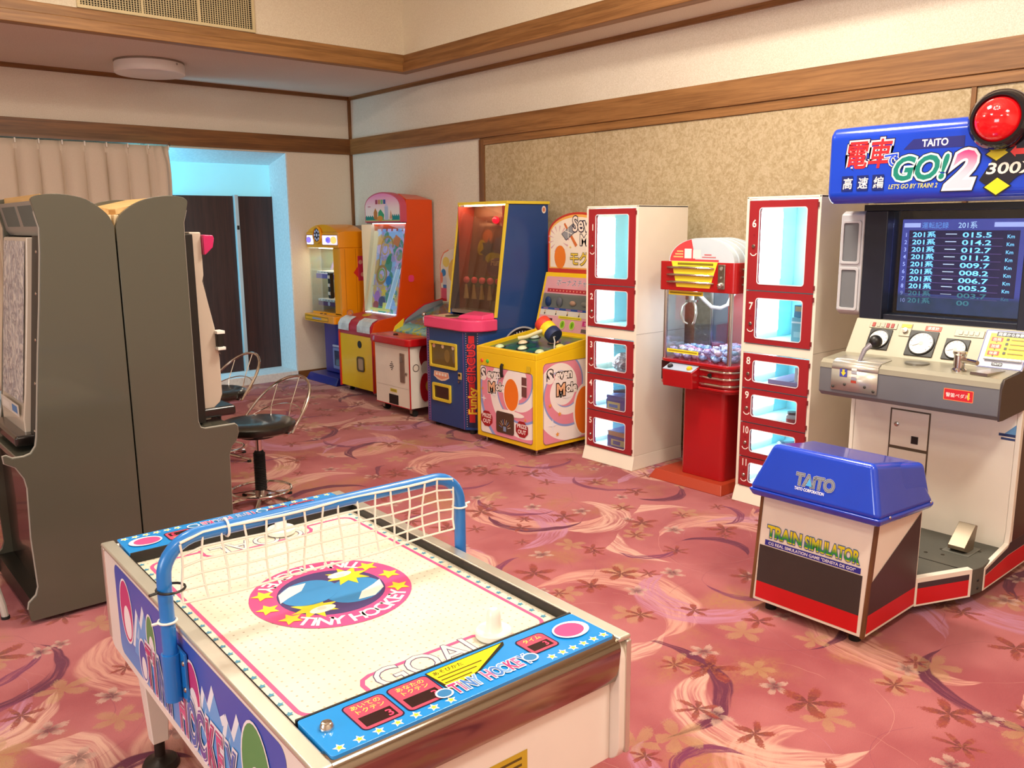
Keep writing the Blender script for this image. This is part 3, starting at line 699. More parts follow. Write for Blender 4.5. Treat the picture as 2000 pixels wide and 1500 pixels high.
carton((4.035, 4.30, 3.50, 3.73, 0.0965, 0.215), NAVY, 'blue carton with a yellow word panel in compartment 5', [(0.05, 0.74, 1, 1, '#d09a6a'), (0.15, 0.2, 0.75, 0.55, '#d8c67e'), (0.22, 0.26, 0.5, 0.48, '#365a9c')])
t = thing('figure_toy', (4.14, 3.64, 0.453), 'small grey-green toy lying on the blue carton in compartment 4', 'toy')
MB().tube([(4.07, 3.72, 0.469), (4.12, 3.67, 0.473), (4.18, 3.62, 0.471), (4.21, 3.56, 0.470)], [0.008, 0.014, 0.013, 0.006], 8).build('body', pm('#6d7c78', 0.5), t)
MB().tube([(4.10, 3.60, 0.465), (4.16, 3.70, 0.465)], 0.009, 8).build('arm', pm('#4d5c60', 0.5), t)
t = thing('prize_bag', (4.14, 3.645, 0.5905), 'clear bag stuffed with shiny wrapped sweets in compartment 3', 'bag')
n = NT('wrapped_sweets'); o = n.obj(); vo = n.new('ShaderNodeTexVoronoi'); vo.inputs['Scale'].default_value = 60; n.put(vo.inputs['Vector'], o)
n.col(n.mix(n.sep(vo.outputs['Color'])[0], lin('#8a6f74'), lin('#e9dfe2'))); n.set(Roughness=0.25, Metallic=0.3); n.bump(vo.outputs['Distance'], 0.9, 0.02)
random.seed(3); b = MB(); b.ball((4.14, 3.645, 0.66), 0.1, 28, 16, None, (1.0, 1.14, 0.7))
b.v = [(v[0]+random.uniform(-.006, .006), min(max(v[1]+random.uniform(-.006, .006), 3.50), 3.78), max(v[2]+random.uniform(-.006, .006), 0.5905)) for v in b.v]; b.build('contents', n.mat, t)
MB().tube([(4.14, 3.645, 0.715), (4.14, 3.645, 0.745), (4.13, 3.66, 0.775)], [0.03, 0.012, 0.03], 10).build('bag_neck', pm('#d8e4e8', 0.2), t)
carton((4.06, 4.26, 2.29, 2.44, 0.907, 1.055), pm('#7fb8c8', 0.4), 'pale blue box stacked lowest in compartment 7', [(0.0, 0.8, 1, 0.86, '#e6f2f2'), (0.1, 0.3, 0.9, 0.5, '#a9d4dc')])
carton((4.07, 4.25, 2.295, 2.435, 1.0565, 1.12), pm('#5a93b4', 0.4), 'blue and tan box on top of the stack in compartment 7', [(0.05, 0.5, 0.6, 0.9, '#cdb98c'), (0.5, 0.1, 0.95, 0.5, '#3f6f9a')])
carton((4.035, 4.30, 2.29, 2.55, 0.658, 0.712), pm('#a892b8', 0.45), 'flat mauve box in compartment 8', [(0.05, 0.2, 0.95, 0.6, '#8a6a92'), (0.3, 0.3, 0.9, 0.45, '#d0b0a0')])
carton((4.05, 4.065, 2.31, 2.40, 0.7135, 0.79), pm('#e6e8e8', 0.4), 'white card standing on the mauve box in compartment 8', [(0.2, 0.5, 0.8, 0.75, '#8aa0b0')])
t = thing('prize_jar', (4.075, 2.41, 0.4645), 'glass jar with dark lid and red contents in compartment 9', 'jar')
MB().lathe([(0.03, 0.0), (0.036, 0.004), (0.036, 0.06), (0.03, 0.068)], (4.075, 2.41, 0.4645), 20).build('glass_body', pm('#cfc6c6', 0.1, name='jar_glass', trans=0.4), t)
MB().lathe([(0.031, 0.068), (0.031, 0.08), (0.0, 0.081)], (4.075, 2.41, 0.4645), 20).build('lid', pm('#4a4644', 0.4), t)
MB().lathe([(0.0367, 0.012), (0.0367, 0.045)], (4.075, 2.41, 0.4645), 20).build('jar_label', pm('#a23c3c', 0.5), t)
t = thing('prize_tube', (4.15, 2.40, 0.2675), 'blue-grey cylindrical tub lying in compartment 10', 'tub')
MB().cyl((4.06, 2.46, 0.3225), 0.05, 0.17, ax2=(0.8, -0.55, 0), n=20).build('tub', pm('#7ea6bc', 0.4), t)
MB().lathe([(0.052, -0.012), (0.052, 0.008)], (4.06, 2.46, 0.3225), 20, ax2=(0.8, -0.55, 0)).build('lid', pm('#4d7890', 0.4), t)

# ---------------------------------------------------------------- red crane machine
CR = pm('#a80f16', 0.25, 0.0, 0.015, coat=0.35, name='crane_red'); CR2 = pm('#a5381f', 0.4, 0.0, 0.015, name='crane_base_red')
YEL = '#ffe43c'
t = thing('crane_machine', (4.25, 3.03, 0), 'red pedestal crane machine with domed white top between the two lockers', 'crane machine')
MB().hull([(3.965, 2.775, 0), (4.60, 2.775, 0), (4.60, 3.315, 0), (3.965, 3.315, 0), (4.0, 2.80, 0.055), (4.60, 2.80, 0.055), (4.60, 3.29, 0.055), (4.0, 3.29, 0.055)]).build('base', CR2, t, bevel=0.004)
MB().prism(rr(4.055, 2.835, 4.48, 3.14, 0.03), 'z', 0.055, 0.60).build('pedestal', CR, t, bevel=0.003)
def plan(x0, x1, y0, y1, r): return rr(x0, y0, x1, y1, r, 6)
MB().prism(plan(4.02, 4.52, 2.765, 3.29, 0.07), 'z', 0.585, 0.60).prism(plan(4.0, 4.53, 2.755, 3.30, 0.08), 'z', 0.60, 0.615).build('tray_base', CR, t, bevel=0.004)
body = MB().prism(plan(4.012, 4.52, 2.765, 3.20, 0.07), 'z', 0.615, 0.735).build('tray', CR, t, bevel=0.003)
MB().prism(plan(4.0, 4.53, 2.755, 3.30, 0.08), 'z', 0.735, 0.752).build('tray_rim', CR, t, bevel=0.003)
box('prize_chute', (4.03, 4.25, 3.201, 3.285, 0.618, 0.732), pm('#3a0709', 0.5), t)
MB().hull([(3.945, 2.985, 0.60), (4.012, 2.985, 0.60), (4.012, 3.205, 0.60), (3.945, 3.205, 0.60), (3.935, 2.985, 0.70), (4.012, 2.985, 0.728), (4.012, 3.205, 0.728), (3.935, 3.205, 0.70)]).build('control_box', CR, t, bevel=0.006)
MB().hull([(3.936, 2.99, 0.7015), (4.010, 2.99, 0.729), (4.010, 3.20, 0.729), (3.936, 3.20, 0.7015), (3.935, 2.99, 0.704), (4.009, 2.99, 0.7315), (4.009, 3.20, 0.7315), (3.935, 3.20, 0.704)]).build('control_plate', pm('#a9b4c8', 0.3), t)
for yy, c in ((3.165, '#22242a'), (3.025, '#e3b81e')):
    MB().lathe([(0.017, 0), (0.017, 0.008), (0.014, 0.014), (0.0, 0.015)], (3.965, yy, 0.7145), 16, ax2=(-0.35, 0, 1)).build('button', pm(c, 0.35), t)
for zz in (0.715, 0.675, 0.635):
    pts = [(4.002, 2.975, zz), (4.003, 2.85, zz)]+[(4.075-0.073*math.cos(q), 2.835-0.073*math.sin(q), zz) for q in [PI/2*i/6 for i in range(7)]]+[(4.40, 2.76, zz)]
    MB().tube(pts, 0.008, 8).build('chrome_strip', CHROME, t)
MB().lathe([(0.012, 0), (0.012, 0.01)], (4.0, 2.905, 0.69), 14, ax2=(-1, 0, 0)).build('lock', BLACK, t)
# glass case
for (xx, yy) in ((4.03, 3.262), (4.03, 2.80), (4.49, 3.262), (4.49, 2.80)):
    MB().cyl((xx, yy, 0.752), 0.013, 0.411, n=12).build('case_post', CHROME, t)
box('glass_front', (4.026, 4.029, 2.813, 3.249, 0.752, 1.163), GLASS, t); box('glass_side', (4.043, 4.477, 2.795, 2.798, 0.752, 1.163), GLASS, t)
box('glass_side', (4.043, 4.477, 3.264, 3.267, 0.752, 1.163), GLASS, t)
box('back_panel', (4.495, 4.51, 2.79, 3.27, 0.752, 1.163), pm('#9aa6b4', 0.15, 0.8, name='case_mirror'), t)
box('red_lining', (4.488, 4.494, 2.98, 3.14, 0.752, 1.163), CR, t); box('red_skirting', (4.486, 4.4945, 2.80, 3.26, 0.7525, 0.80), pm('#c05a70', 0.4), t)
MB().box(4.30, 4.48, 3.10, 3.103, 0.752, 0.94).box(4.297, 4.30, 3.10, 3.255, 0.752, 0.94).build('chute_guard', glass('acrylic', '#eef6ff', 0.25), t)
hd = MB().prism(plan(4.0, 4.53, 2.755, 3.30, 0.03), 'z', 1.163, 1.332).build('header', CR, t, bevel=0.004)
d = front(4.0, 3.30, 0)
d.poly([(0.095, 1.334), (0.42, 1.334), (0.37, 1.185), (0.135, 1.185)], YEL).rect(0.14, 1.312, 0.39, 1.326, '#8a7a1e')
d.rect(0.07, 1.148, 0.36, 1.162, YEL) if False else None
d.build('header_print', hd)
d2 = nearside(4.06, 2.755, 0); d2.poly([(0.04, 1.33), (0.36, 1.33), (0.32, 1.18), (0.08, 1.18)], YEL).build('side_print', hd)
for zz in (1.298, 1.256, 1.214):
    MB().tube([(3.996, 3.235, zz), (3.992, 3.20, zz), (3.992, 2.93, zz), (3.996, 2.90, zz)], [0.004, 0.008, 0.008, 0.004], 8).build('chrome_strip', CHROME, hd)
    MB().tube([(4.05, 2.752, zz), (4.08, 2.747, zz), (4.42, 2.747, zz)], [0.004, 0.008, 0.008], 8).build('chrome_strip', CHROME, hd)
box('coin_plate', (3.992, 4.0, 2.825, 2.872, 1.185, 1.322), STEEL, hd, bevel=0.003)
for zz, r_ in ((1.30, 0.010), (1.25, 0.006)): MB().cyl((3.992, 2.848, zz), r_, 0.005, ax2=(-1, 0, 0), n=12).build('coin_lamp', pm('#8f8a80', 0.4), hd)
MB().ball((3.986, 2.852, 1.207), 0.016, 12, 8).build('coin_lever', CHROME, hd)
d = front(4.026, 3.262, 0); d.rect(0.02, 1.135, 0.27, 1.16, YEL).rect(0.03, 1.143, 0.26, 1.152, '#a08a1c').build('warning_strip', t); d = front(4.026, 3.262, 0); d.rect(0.02, 0.79, 0.25, 0.812, YEL).rect(0.03, 0.797, 0.24, 0.805, '#a08a1c').build('warning_strip', t)
# domed top: a half drum with printed front
N = 20; arc = [(3.02+0.228*math.cos(PI*i/N), 1.332+0.135*math.sin(PI*i/N)) for i in range(N+1)]
OPAL = pm('#c6d4dc', 0.35, emit=0.05, name='lit_opal')
MB().prism(arc, 'x', 4.03, 4.05).build('dome_front', OPAL, t)
b = MB()
for k in range(8):
    rr_ = 1.0 if k % 2 else 0.975
    b.prism([(3.02+(y-3.02)*rr_, 1.332+(z-1.332)*rr_) for y, z in arc], 'x', 4.05+k*0.03, 4.08+k*0.03)
b.build('dome_drum', OPAL, t)
d = front(4.03, 3.255, 0)
d.poly([(0.014, 1.335)]+[(0.235-0.221*math.cos(PI*i/N), 1.334+0.131*math.sin(PI*i/N)) for i in range(1, 9)]+[(0.20, 1.335)], '#d8484c')
d.rect(0.02, 1.334, 0.36, 1.345, '#d8484c').rect(0.12, 1.35, 0.17, 1.405, '#f4f4f0').rect(0.18, 1.35, 0.235, 1.40, '#f2e8e6')
for k in range(3): d.rect(0.04+k*0.012, 1.354+k*0.016, 0.11, 1.362+k*0.016, '#f2c07c')
d.rect(0.245, 1.356, 0.34, 1.362, '#e07c80').rect(0.26, 1.37, 0.31, 1.375, '#d8484c').build('dome_print', t)
# claw, cord, light and prizes
MB().cyl((4.14, 3.16, 1.125), 0.035, 0.038, n=20).cyl((4.14, 3.16, 1.10), 0.016, 0.03, n=12).build('claw_motor', WHITE, t)
MB().cyl((4.14, 3.16, 1.088), 0.04, 0.012, n=20).build('claw_plate', CHROME, t)
for k in range(3):
    a = k*2*PI/3+2.2; e = Vector((math.cos(a), math.sin(a), 0))
    MB().tube([Vector((4.14, 3.16, 1.09))+e*0.02, Vector((4.14, 3.16, 1.06))+e*0.05, Vector((4.14, 3.16, 1.01))+e*0.058, Vector((4.14, 3.16, 0.965))+e*0.04, Vector((4.14, 3.16, 0.955))+e*0.018], [0.006, 0.007, 0.008, 0.007, 0.004], 8).build('claw_finger', pm('#e8e0cc', 0.2, 0.5), t)
MB().tube([(4.15, 3.12, 1.14), (4.17, 3.09, 1.10), (4.19, 3.05, 1.06), (4.21, 3.0, 1.055), (4.23, 2.965, 1.075), (4.25, 2.955, 1.12), (4.26, 2.94, 1.145)], 0.011, 8).build('coil_cord', WHITE, t)
box('case_light', (4.12, 4.40, 2.86, 3.20, 1.156, 1.162), pm('#eef4ff', 0.5, emit=11.0), t)
random.seed(11); pc = [('#c9b6dc', 'lilac'), ('#a9b8e6', 'pale blue'), ('#e6b9cf', 'pale pink'), ('#8fb6dc', 'sky blue'), ('#d6d6ea', 'silvery white'), ('#d88fb8', 'rose pink'), ('#b9a0d0', 'mauve')]
placed = []; tries = 0
while len(placed) < 110 and tries < 20000:
    tries += 1; px, py = random.uniform(4.065, 4.45), random.uniform(2.83, 3.235); lay = 0 if tries < 8000 else 1
    if px > 4.265 and py > 3.06: continue
    if any(l == lay and abs(px-a_) < 0.068 and abs(py-b_) < 0.043 for a_, b_, l in placed) and any(l == lay and math.hypot(px-a_, py-b_) < 0.045 for a_, b_, l in placed): continue
    placed.append((px, py, lay))
for k, (px, py, lay) in enumerate(placed):
    r_ = 0.019; zz = 0.752+0.0175+lay*0.036
    o = MB().ball((px, py, zz), r_, 10, 6, None, (1.1, 1.0, 0.85)); o.tube([(px, py-r_*1.15, zz+0.004), (px, py, zz), (px, py+r_*1.15, zz+0.004)], [0.011, 0.004, 0.011], 6)
    tag(o.build('wrapped_sweet', pm(pc[k % 7][0], 0.2, 0.0, 0.1, coat=0.4)), pc[k % 7][1]+' wrapped sweet heaped inside the red crane machine', 'sweet', pc[k % 7][1]+' sweets in the crane machine')

# ---------------------------------------------------------------- yellow mole game
YL = pm('#f0c518', 0.35, 0.0, 0.015, coat=0.2, name='yellow_laminate')
def swirl(name, cx, cy, axes, s=1.0):
    """printed spiral of pink, white and blue bands round a pale centre"""
    n = NT(name); p = n.sep(n.obj()); a = n.m('SUBTRACT', p[axes[0]], cx); c = n.m('SUBTRACT', p[axes[1]], cy)
    r = n.m('SQRT', n.m('ADD', n.m('MULTIPLY', a, a), n.m('MULTIPLY', c, c))); th = n.m('ARCTAN2', c, a)
    ph = n.m('FRACT', n.m('ADD', n.m('MULTIPLY', n.m('LOGARITHM', n.m('ADD', r, 0.02), 2.718), 1.55), n.m('MULTIPLY', th, s*2/(2*PI))))
    col = n.mix(n.step(ph, 0.50, 0.53), lin('#e58da2'), lin('#f6ece8'))
    col = n.mix(n.m('MULTIPLY', n.step(ph, 0.44, 0.46), n.step(ph, 0.55, 0.53)), col, lin('#8fa0d8'))
    col = n.mix(n.step(r, 0.115, 0.108), col, lin('#f4ecea'))
    n.col(col); n.set(Roughness=0.35); return n.mat
mo = thing('mole_game', (4.1, 4.43, 0), 'yellow whack-a-mole game with pink swirl panels beside locker 1', 'arcade game')
x0, xb, ya, yb = 3.75, 4.32, 4.113, 4.747
MB().prism([(x0, 0.045), (4.62, 0.045), (4.62, 0.76), (4.30, 0.76), (4.30, 0.735), (x0, 0.66)], 'y', ya, yb).build('body', YL, mo, bevel=0.004)
b = MB()
for yy in (ya, yb-0.022): b.prism([(x0, 0.66), (4.31, 0.735), (4.31, 0.775), (x0, 0.70)], 'y', yy, yy+0.022)
b.prism([(x0, 0.66), (x0+0.03, 0.664), (x0+0.03, 0.704), (x0, 0.70)], 'y', ya+0.022, yb-0.022)
b.build('rim', YL, mo, bevel=0.003)
PF = NT('playfield_green'); o = PF.obj(); f = PF.noise(o, 11.0, 3.0, 0.6, 0.8)
PF.col(PF.mix(PF.step(f, 0.45, 0.55), lin('#1f5a40'), PF.mix(PF.step(PF.noise(o, 16.0, 2.0), 0.5, 0.55), lin('#2f7a52'), lin('#3a3a70')))); PF.set(Roughness=0.2)
MB().prism([(x0+0.03, 0.664), (4.30, 0.734), (4.30, 0.746), (x0+0.03, 0.678)], 'y', ya+0.022, yb-0.022).build('playfield', PF.mat, mo)
random.seed(5)
for k, (px, py, c) in enumerate(((3.86, 4.62, '#cfe3b4'), (3.90, 4.42, '#dfe6c2'), (3.88, 4.22, '#cfd6a8'), (4.02, 4.55, '#f0dcb8'), (4.12, 4.33, '#f2c4a0'), (4.05, 4.20, '#e6d870'), (4.18, 4.60, '#cfe0d0'))):
    z_ = 0.678+(px-x0-0.03)*0.130
    MB().lathe([(0.047, 0), (0.047, 0.004), (0.034, 0.005)], (px, py, z_), 20, ax2=(-0.13, 0, 1)).build('hole_ring', pm('#2c2a22', 0.4), mo)
    MB().dome((px, py, z_+0.002), 0.034, 0.022, ax2=(-0.13, 0, 1), n=18, m=4).build('mole_cap', pm(c, 0.3), mo)
pan = rr(0.046, 0.080, 0.600, 0.566, 0.02)
MB().prism([(yb-u, z) for u, z in pan], 'x', x0-0.004, x0).build('front_door', swirl('swirl_front', -0.10+0.0, 0.47, (1, 2)), mo)
# swirl centre is set in the object's own space: the door sits on the origin of the machine
d = front(x0-0.004, yb, 0)
d.line(pan, 0.004, '#6a4a4a', True)
def mole_logo(d, x, y, k, sl):
    for c_, ob in (('#fbf1ea', 0.15), ('#2a1c24', 0.105), (None, 0.035)):
        for w_, dx_, dy_ in (('S', 0, -0.03), ('even', 0.078, -0.015), ('M', 0.085, -0.135), ('ole', 0.18, -0.115)):
            big = w_ in 'SM'; d.text(w_, x+dx_*k, y+dy_*k+dx_*k*sl, (0.115 if big else 0.085)*k, c_ or ('#fbf1ea' if w_ != 'M' else '#f0b890'), bold=ob, up=sl)
mole_logo(d, 0.058, 0.50, 0.88, 0.05)
d.ell(0.385, 0.40, 0.085, 0.125, '#fbf1ea', 28).ell(0.385, 0.395, 0.075, 0.112, '#f07a1e', 28)          # plain orange blob in place of the printed figure
d.ell(0.37, 0.262, 0.15, 0.022, '#fbf1ea', 24)
d.stars([(0.085, 0.33), (0.20, 0.37), (0.24, 0.50)], 0.03, '#f4f0f4', 4, 0.28).stars([(0.07, 0.40), (0.53, 0.24)], 0.014, '#f2a24a')
for u, v_ in ((0.115, 0.185), (0.495, 0.17)):
    d.poly([(u+0.068*math.cos(PI/8+PI/4*i), v_+0.06*math.sin(PI/8+PI/4*i)) for i in range(8)], '#a3161e')
    d.text('PRIZE', u, v_+0.008, 0.040, '#f4e4de', 'C', bold=0.03).text('OUT', u, v_-0.032, 0.040, '#f4e4de', 'C', bold=0.03)
d.rect(0.495, 0.40, 0.545, 0.535, '#6e4340').rect(0.49, 0.47, 0.55, 0.478, '#e8d8d0').rect(0.545, 0.575, 0.585, 0.615, '#d6b52a')
d.text('1P 2P', 0.06, 0.62, 0.018, '#5a4a18').text('START', 0.10, 0.62, 0.016, '#5a4a18') if False else None
d.build('front_print', mo)
MB().prism([(yb-u, z) for u, z in rr(0.222, 0.108, 0.412, 0.262, 0.02)], 'x', x0-0.009, x0-0.004).build('prize_flap', pm('#4a3524', 0.2, coat=0.5), mo, bevel=0.002)
d = front(x0-0.009, yb, 0)
for k in range(9): a = PI*(k+0.5)/9; d.line([(0.317+0.03*math.cos(a), 0.145+0.03*math.sin(a)), (0.317+0.062*math.cos(a), 0.15+0.062*math.sin(a))], 0.004, ('#d8cfc0', '#c98a6a', '#6a86c4')[k % 3])
d.rect(0.302, 0.125, 0.332, 0.16, '#7f93b8').build('flap_print', mo)
for u, c in ((0.062, '#d8542c'), (0.125, '#4aa83a')):
    MB().lathe([(0.014, 0), (0.014, 0.004), (0.010, 0.008), (0.0, 0.009)], (x0, yb-u, 0.601), 16, ax2=(-1, 0, 0)).build('start_button', pm(c, 0.3, emit=0.15), mo)
MB().tube([(x0-0.006, yb-0.293, 0.60), (x0-0.016, yb-0.293, 0.585), (x0-0.016, yb-0.293, 0.53), (x0-0.008, yb-0.295, 0.51)], 0.011, 8).build('mallet_hook', BLACK, mo)
MB().prism([(u, z) for u, z in rr(3.812, 0.073, 4.235, 0.632, 0.03)], 'y', ya-0.004, ya).build('side_print_panel', swirl('swirl_side', -0.10, 0.44, (0, 2), -1.0), mo)
d = nearside(3.812, ya-0.004, 0); d.line([(u-3.812, z) for u, z in rr(3.812, 0.073, 4.235, 0.632, 0.03)], 0.004, '#8a6a6a', True)
mole_logo(d, 0.035, 0.535, 0.98, -0.02)
d.ell(0.385, 0.27, 0.105, 0.185, '#fbf1ea', 28).ell(0.39, 0.265, 0.093, 0.17, '#f07a1e', 28)
d.stars([(0.085, 0.20), (0.22, 0.38)], 0.045, '#f2eef2', 4, 0.25).stars([(0.06, 0.34), (0.15, 0.27), (0.13, 0.13)], 0.018, '#f2a24a').build('side_print', mo)
# leaning scoreboard
MB().prism([(4.30, 0.735), (4.43, 1.195), (4.62, 1.195), (4.62, 0.735)], 'y', ya, yb).build('score_box', YL, mo, bevel=0.005)
sl = Vector((0.13, 0, 0.46)).normalized(); L = 0.478
d = Dec((4.30, yb, 0.735), (0, -1, 0), sl); W_ = yb-ya
d.rrect(0.025, 0.045, W_-0.025, L-0.03, 0.012, '#dda0a8').rect(0.06, 0.33, W_-0.03, 0.358, '#b4303a')
d.dots([(0.09+0.035*i, 0.344) for i in range(15)], 0.006, '#e8a080')
d.text('ボーナスチャンス', 0.14, 0.385, 0.056, '#54607c', bold=0.0, sx=0.95, out=[('#f4e6e6', 0.03)])
d.rect(0.03, 0.155, W_-0.03, 0.32, '#7c7a72')
d.rect(0.03, 0.198, W_-0.03, 0.214, '#2a4f9c').rect(0.03, 0.155, W_-0.03, 0.197, '#d6cfc4')
for k in range(5): d.rect(0.055+k*0.12, 0.202, 0.105+k*0.12, 0.210, '#b07a9a').rect(0.075+k*0.12, 0.165, 0.083+k*0.12, 0.192, '#c8a060').dots([(0.079+k*0.12, 0.168)], 0.007, '#3a2a22')
d.rect(0.235, 0.138, 0.47, 0.158, '#e8d838').rect(0.245, 0.144, 0.46, 0.151, '#a8981c')
d.rect(0.115, 0.115, 0.175, 0.133, '#3a1418').rect(0.115, 0.078, 0.175, 0.096, '#3a1418').rect(0.03, 0.115, 0.10, 0.132, '#d8b8b8')
for u in (0.29, 0.39): d.ell(u, 0.095, 0.028, 0.034, '#d8e08a', 20).ell(u, 0.095, 0.022, 0.028, '#8cc01e', 20).rect(u-0.004, 0.08, u+0.004, 0.11, '#3a7a14')
d.rect(0.49, 0.10, 0.56, 0.135, '#c8307c').text('%', 0.51, 0.106, 0.03, '#f0d0e0').rect(0.49, 0.052, 0.545, 0.078, '#6a5a58')
d.build('score_print', mo)
for k, (u, c) in enumerate(((0.10, '#1f3a6a'), (0.22, '#5f6068'), (0.36, '#b08a72'), (0.48, '#7a7a72'), (0.55, '#5a4a48'))):
    p = Vector((4.30, yb-u, 0.735))+sl*0.235
    MB().ball(p+Vector((-0.004, 0, 0.022)), 0.035, 12, 8, None, (0.3, 0.9, 1.1 if k < 2 else 0.55)).build('prize_sample', pm(c, 0.5), mo)
gl = Dec((4.30, yb, 0.735), (0, -1, 0), sl, base=0.016); gl.rect(0.03, 0.215, W_-0.03, 0.32, GLASS).build('sample_glass', mo)
# arched sign
N = 22; cyy = (ya+yb)/2
arch = [(ya+0.0, 1.195), (yb, 1.195), (yb, 1.47)]+[(cyy+(W_/2)*math.cos(PI*i/N), 1.47+0.165*math.sin(PI*i/N)) for i in range(1, N)]+[(ya, 1.47)]
sg = MB().prism(arch, 'x', 4.45, 4.475).build('arched_sign', pm('#c23a2c', 0.35), mo, bevel=0.002)
d = front(4.45, yb, 0); K = lambda f, g: [(W_/2+(W_/2-f)*math.cos(PI-PI*i/N), 1.47+(0.165-g)*math.sin(PI*i/N)) for i in range(N+1)]
d.poly([(0.018, 1.225), (W_-0.018, 1.225)]+list(reversed(K(0.018, 0.016))), '#f2b45a').poly([(0.03, 1.235), (W_-0.03, 1.235)]+list(reversed(K(0.03, 0.035))), '#f8ead8')
for k in range(13):
    a = 2*PI*k/13; d.poly([(0.12+0.05*math.cos(a), 1.44+0.05*math.sin(a)), (0.12+0.11*math.cos(a-0.07), 1.44+0.10*math.sin(a-0.07)), (0.12+0.11*math.cos(a+0.07), 1.44+0.10*math.sin(a+0.07))], '#dfb0b4')
d.ell(0.135, 1.31, 0.06, 0.085, '#f0842a', 24)
q = math.radians(-52); R2 = lambda p, r: (0.225+p*math.cos(q)-r*math.sin(q), 1.495+p*math.sin(q)+r*math.cos(q))
d.poly([R2(-0.075, -0.006), R2(0.13, -0.012), R2(0.13, 0.014), R2(-0.075, 0.010)], '#d8743a')
d.poly([R2(-0.035, -0.07), R2(0.035, -0.06), R2(0.045, 0.06), R2(-0.02, 0.075)], '#5a5a60').poly([R2(-0.030, -0.064), R2(0.030, -0.054), R2(0.038, 0.055), R2(-0.016, 0.068)], '#98989c')
d.line([R2(-0.035, -0.03), R2(0.035, 0.02)], 0.006, '#ece6d8').line([R2(-0.035, 0.02), R2(0.035, -0.03)], 0.006, '#ece6d8')
d.text('Seven', 0.265, 1.50, 0.15, '#f8e8d8', bold=0.015, out=[('#241a3c', 0.05)], sx=0.8).text('Mole', 0.34, 1.40, 0.11, '#f8e8d8', bold=0.015, out=[('#241a3c', 0.05)]) 
d.text('モグラ', 0.235, 1.262, 0.105, '#f2cf4a', bold=0.01, out=[('#6a5a20', 0.04)], sx=0.95)
d.stars([(0.245, 1.385)], 0.014, '#f0d060', 4, 0.3).build('sign_print', sg)
for px in (x0+0.05, 4.56):
    for py in (ya+0.05, yb-0.05): MB().lathe([(0.022, 0), (0.022, 0.012), (0.009, 0.014), (0.009, 0.047)], (px, py, 0), 14).build('levelling_foot', STEEL, mo)
# soft striped mallet lying on the playfield
ml = thing('toy_mallet', (3.985, 4.26, 0.71), 'soft red, yellow and navy striped mallet lying on the yellow mole game', 'mallet')
ax = Vector((-0.02, -0.75, -0.46)).normalized(); c0 = Vector((4.03, 4.365, 0.878))
for k, c in enumerate(('#d8402c', '#f2d024', '#1c2c58')):
    MB().lathe([(0.0, k*0.058), (0.055, k*0.058+0.001), (0.058, k*0.058+0.006), (0.058, k*0.058+0.052), (0.055, k*0.058+0.058), (0.0, k*0.0580+0.058)], c0, 24, ax2=ax).build(('red_band', 'yellow_band', 'navy_band')[k], pm(c, 0.55, bump=0.2), ml)
p1 = c0+ax*0.087; MB().tube([p1+Vector((-0.04, 0, 0)), p1+Vector((-0.12, 0.09, -0.05)), p1+Vector((-0.155, 0.14, -0.062))], 0.014, 10).build('handle', pm('#d8d0a0', 0.5), ml)
MB().tube([c0+ax*0.17, c0+ax*0.19+Vector((-0.03, 0, 0.01)), (3.97, 4.165, 0.765), (3.955, 4.155, 0.73), (3.95, 4.15, 0.714)], 0.005, 8).build('tether', pm('#b8b4ac', 0.4), ml)
# ---------------------------------------------------------------- blue circus game with pink deck
FB = pm('#1f4482', 0.35, 0.0, 0.015, coat=0.2, name='circus_blue'); FYE = pm('#e2c93a', 0.4, name='circus_yellow'); FPK = pm('#e8487c', 0.3, 0.0, 0.015, coat=0.2, name='circus_pink')
fu = thing('circus_game', (4.15, 5.14, 0), 'tall blue arcade cabinet with pink deck and circus lettering down its corner', 'arcade game')
ya, yb = 4.85, 5.43
MB().prism([(3.80, 4.955), (3.872, 4.872), (3.95, ya), (4.55, ya), (4.55, yb), (3.80, yb)], 'z', 0.03, 0.775).build('lower_cabinet', FB, fu, bevel=0.003)
# upper case: side walls, back, floor, top
for yy in (ya, yb-0.018): MB().prism([(4.02, 0.775), (4.02, 0.90), (4.14, 1.70), (4.55, 1.70), (4.55, 0.775)], 'y', yy, yy+0.018).build('case_side', FB, fu, bevel=0.002)
FIN = pm('#9a3a34', 0.5, name='case_red'); box('case_back', (4.53, 4.55, ya+0.018, yb-0.018, 0.775, 1.70), pm('#5a4038', 0.5), fu)
box('case_lining', (4.11, 4.53, yb-0.024, yb-0.0185, 0.90, 1.69), FIN, fu); box('case_lining', (4.11, 4.53, ya+0.0185, ya+0.024, 0.90, 1.69), FIN, fu)
box('case_floor', (4.03, 4.53, ya+0.018, yb-0.018, 0.875, 0.90), pm('#8d8a80', 0.4), fu)
MB().prism([(4.13, ya-0.01), (4.56, ya-0.01), (4.56, yb+0.012), (4.13, yb+0.012)], 'z', 1.70, 1.722).build('top_board', FYE, fu, bevel=0.004)
for yy in (ya-0.004, yb-0.014): MB().hull([(4.012, yy, 0.87), (4.03, yy, 0.87), (4.03, yy+0.018, 0.87), (4.012, yy+0.018, 0.87), (4.132, yy, 1.70), (4.15, yy, 1.70), (4.15, yy+0.018, 1.70), (4.132, yy+0.018, 1.70)]).build('edge_trim', FYE, fu)
MB().hull([(4.018, ya+0.014, 0.905), (4.021, ya+0.014, 0.905), (4.021, yb-0.014, 0.905), (4.018, yb-0.014, 0.905), (4.135, ya+0.014, 1.695), (4.138, ya+0.014, 1.695), (4.138, yb-0.014, 1.695), (4.135, yb-0.014, 1.695)]).build('glass', glass('smoky_glass', '#dcd2c8', 0.06), fu)
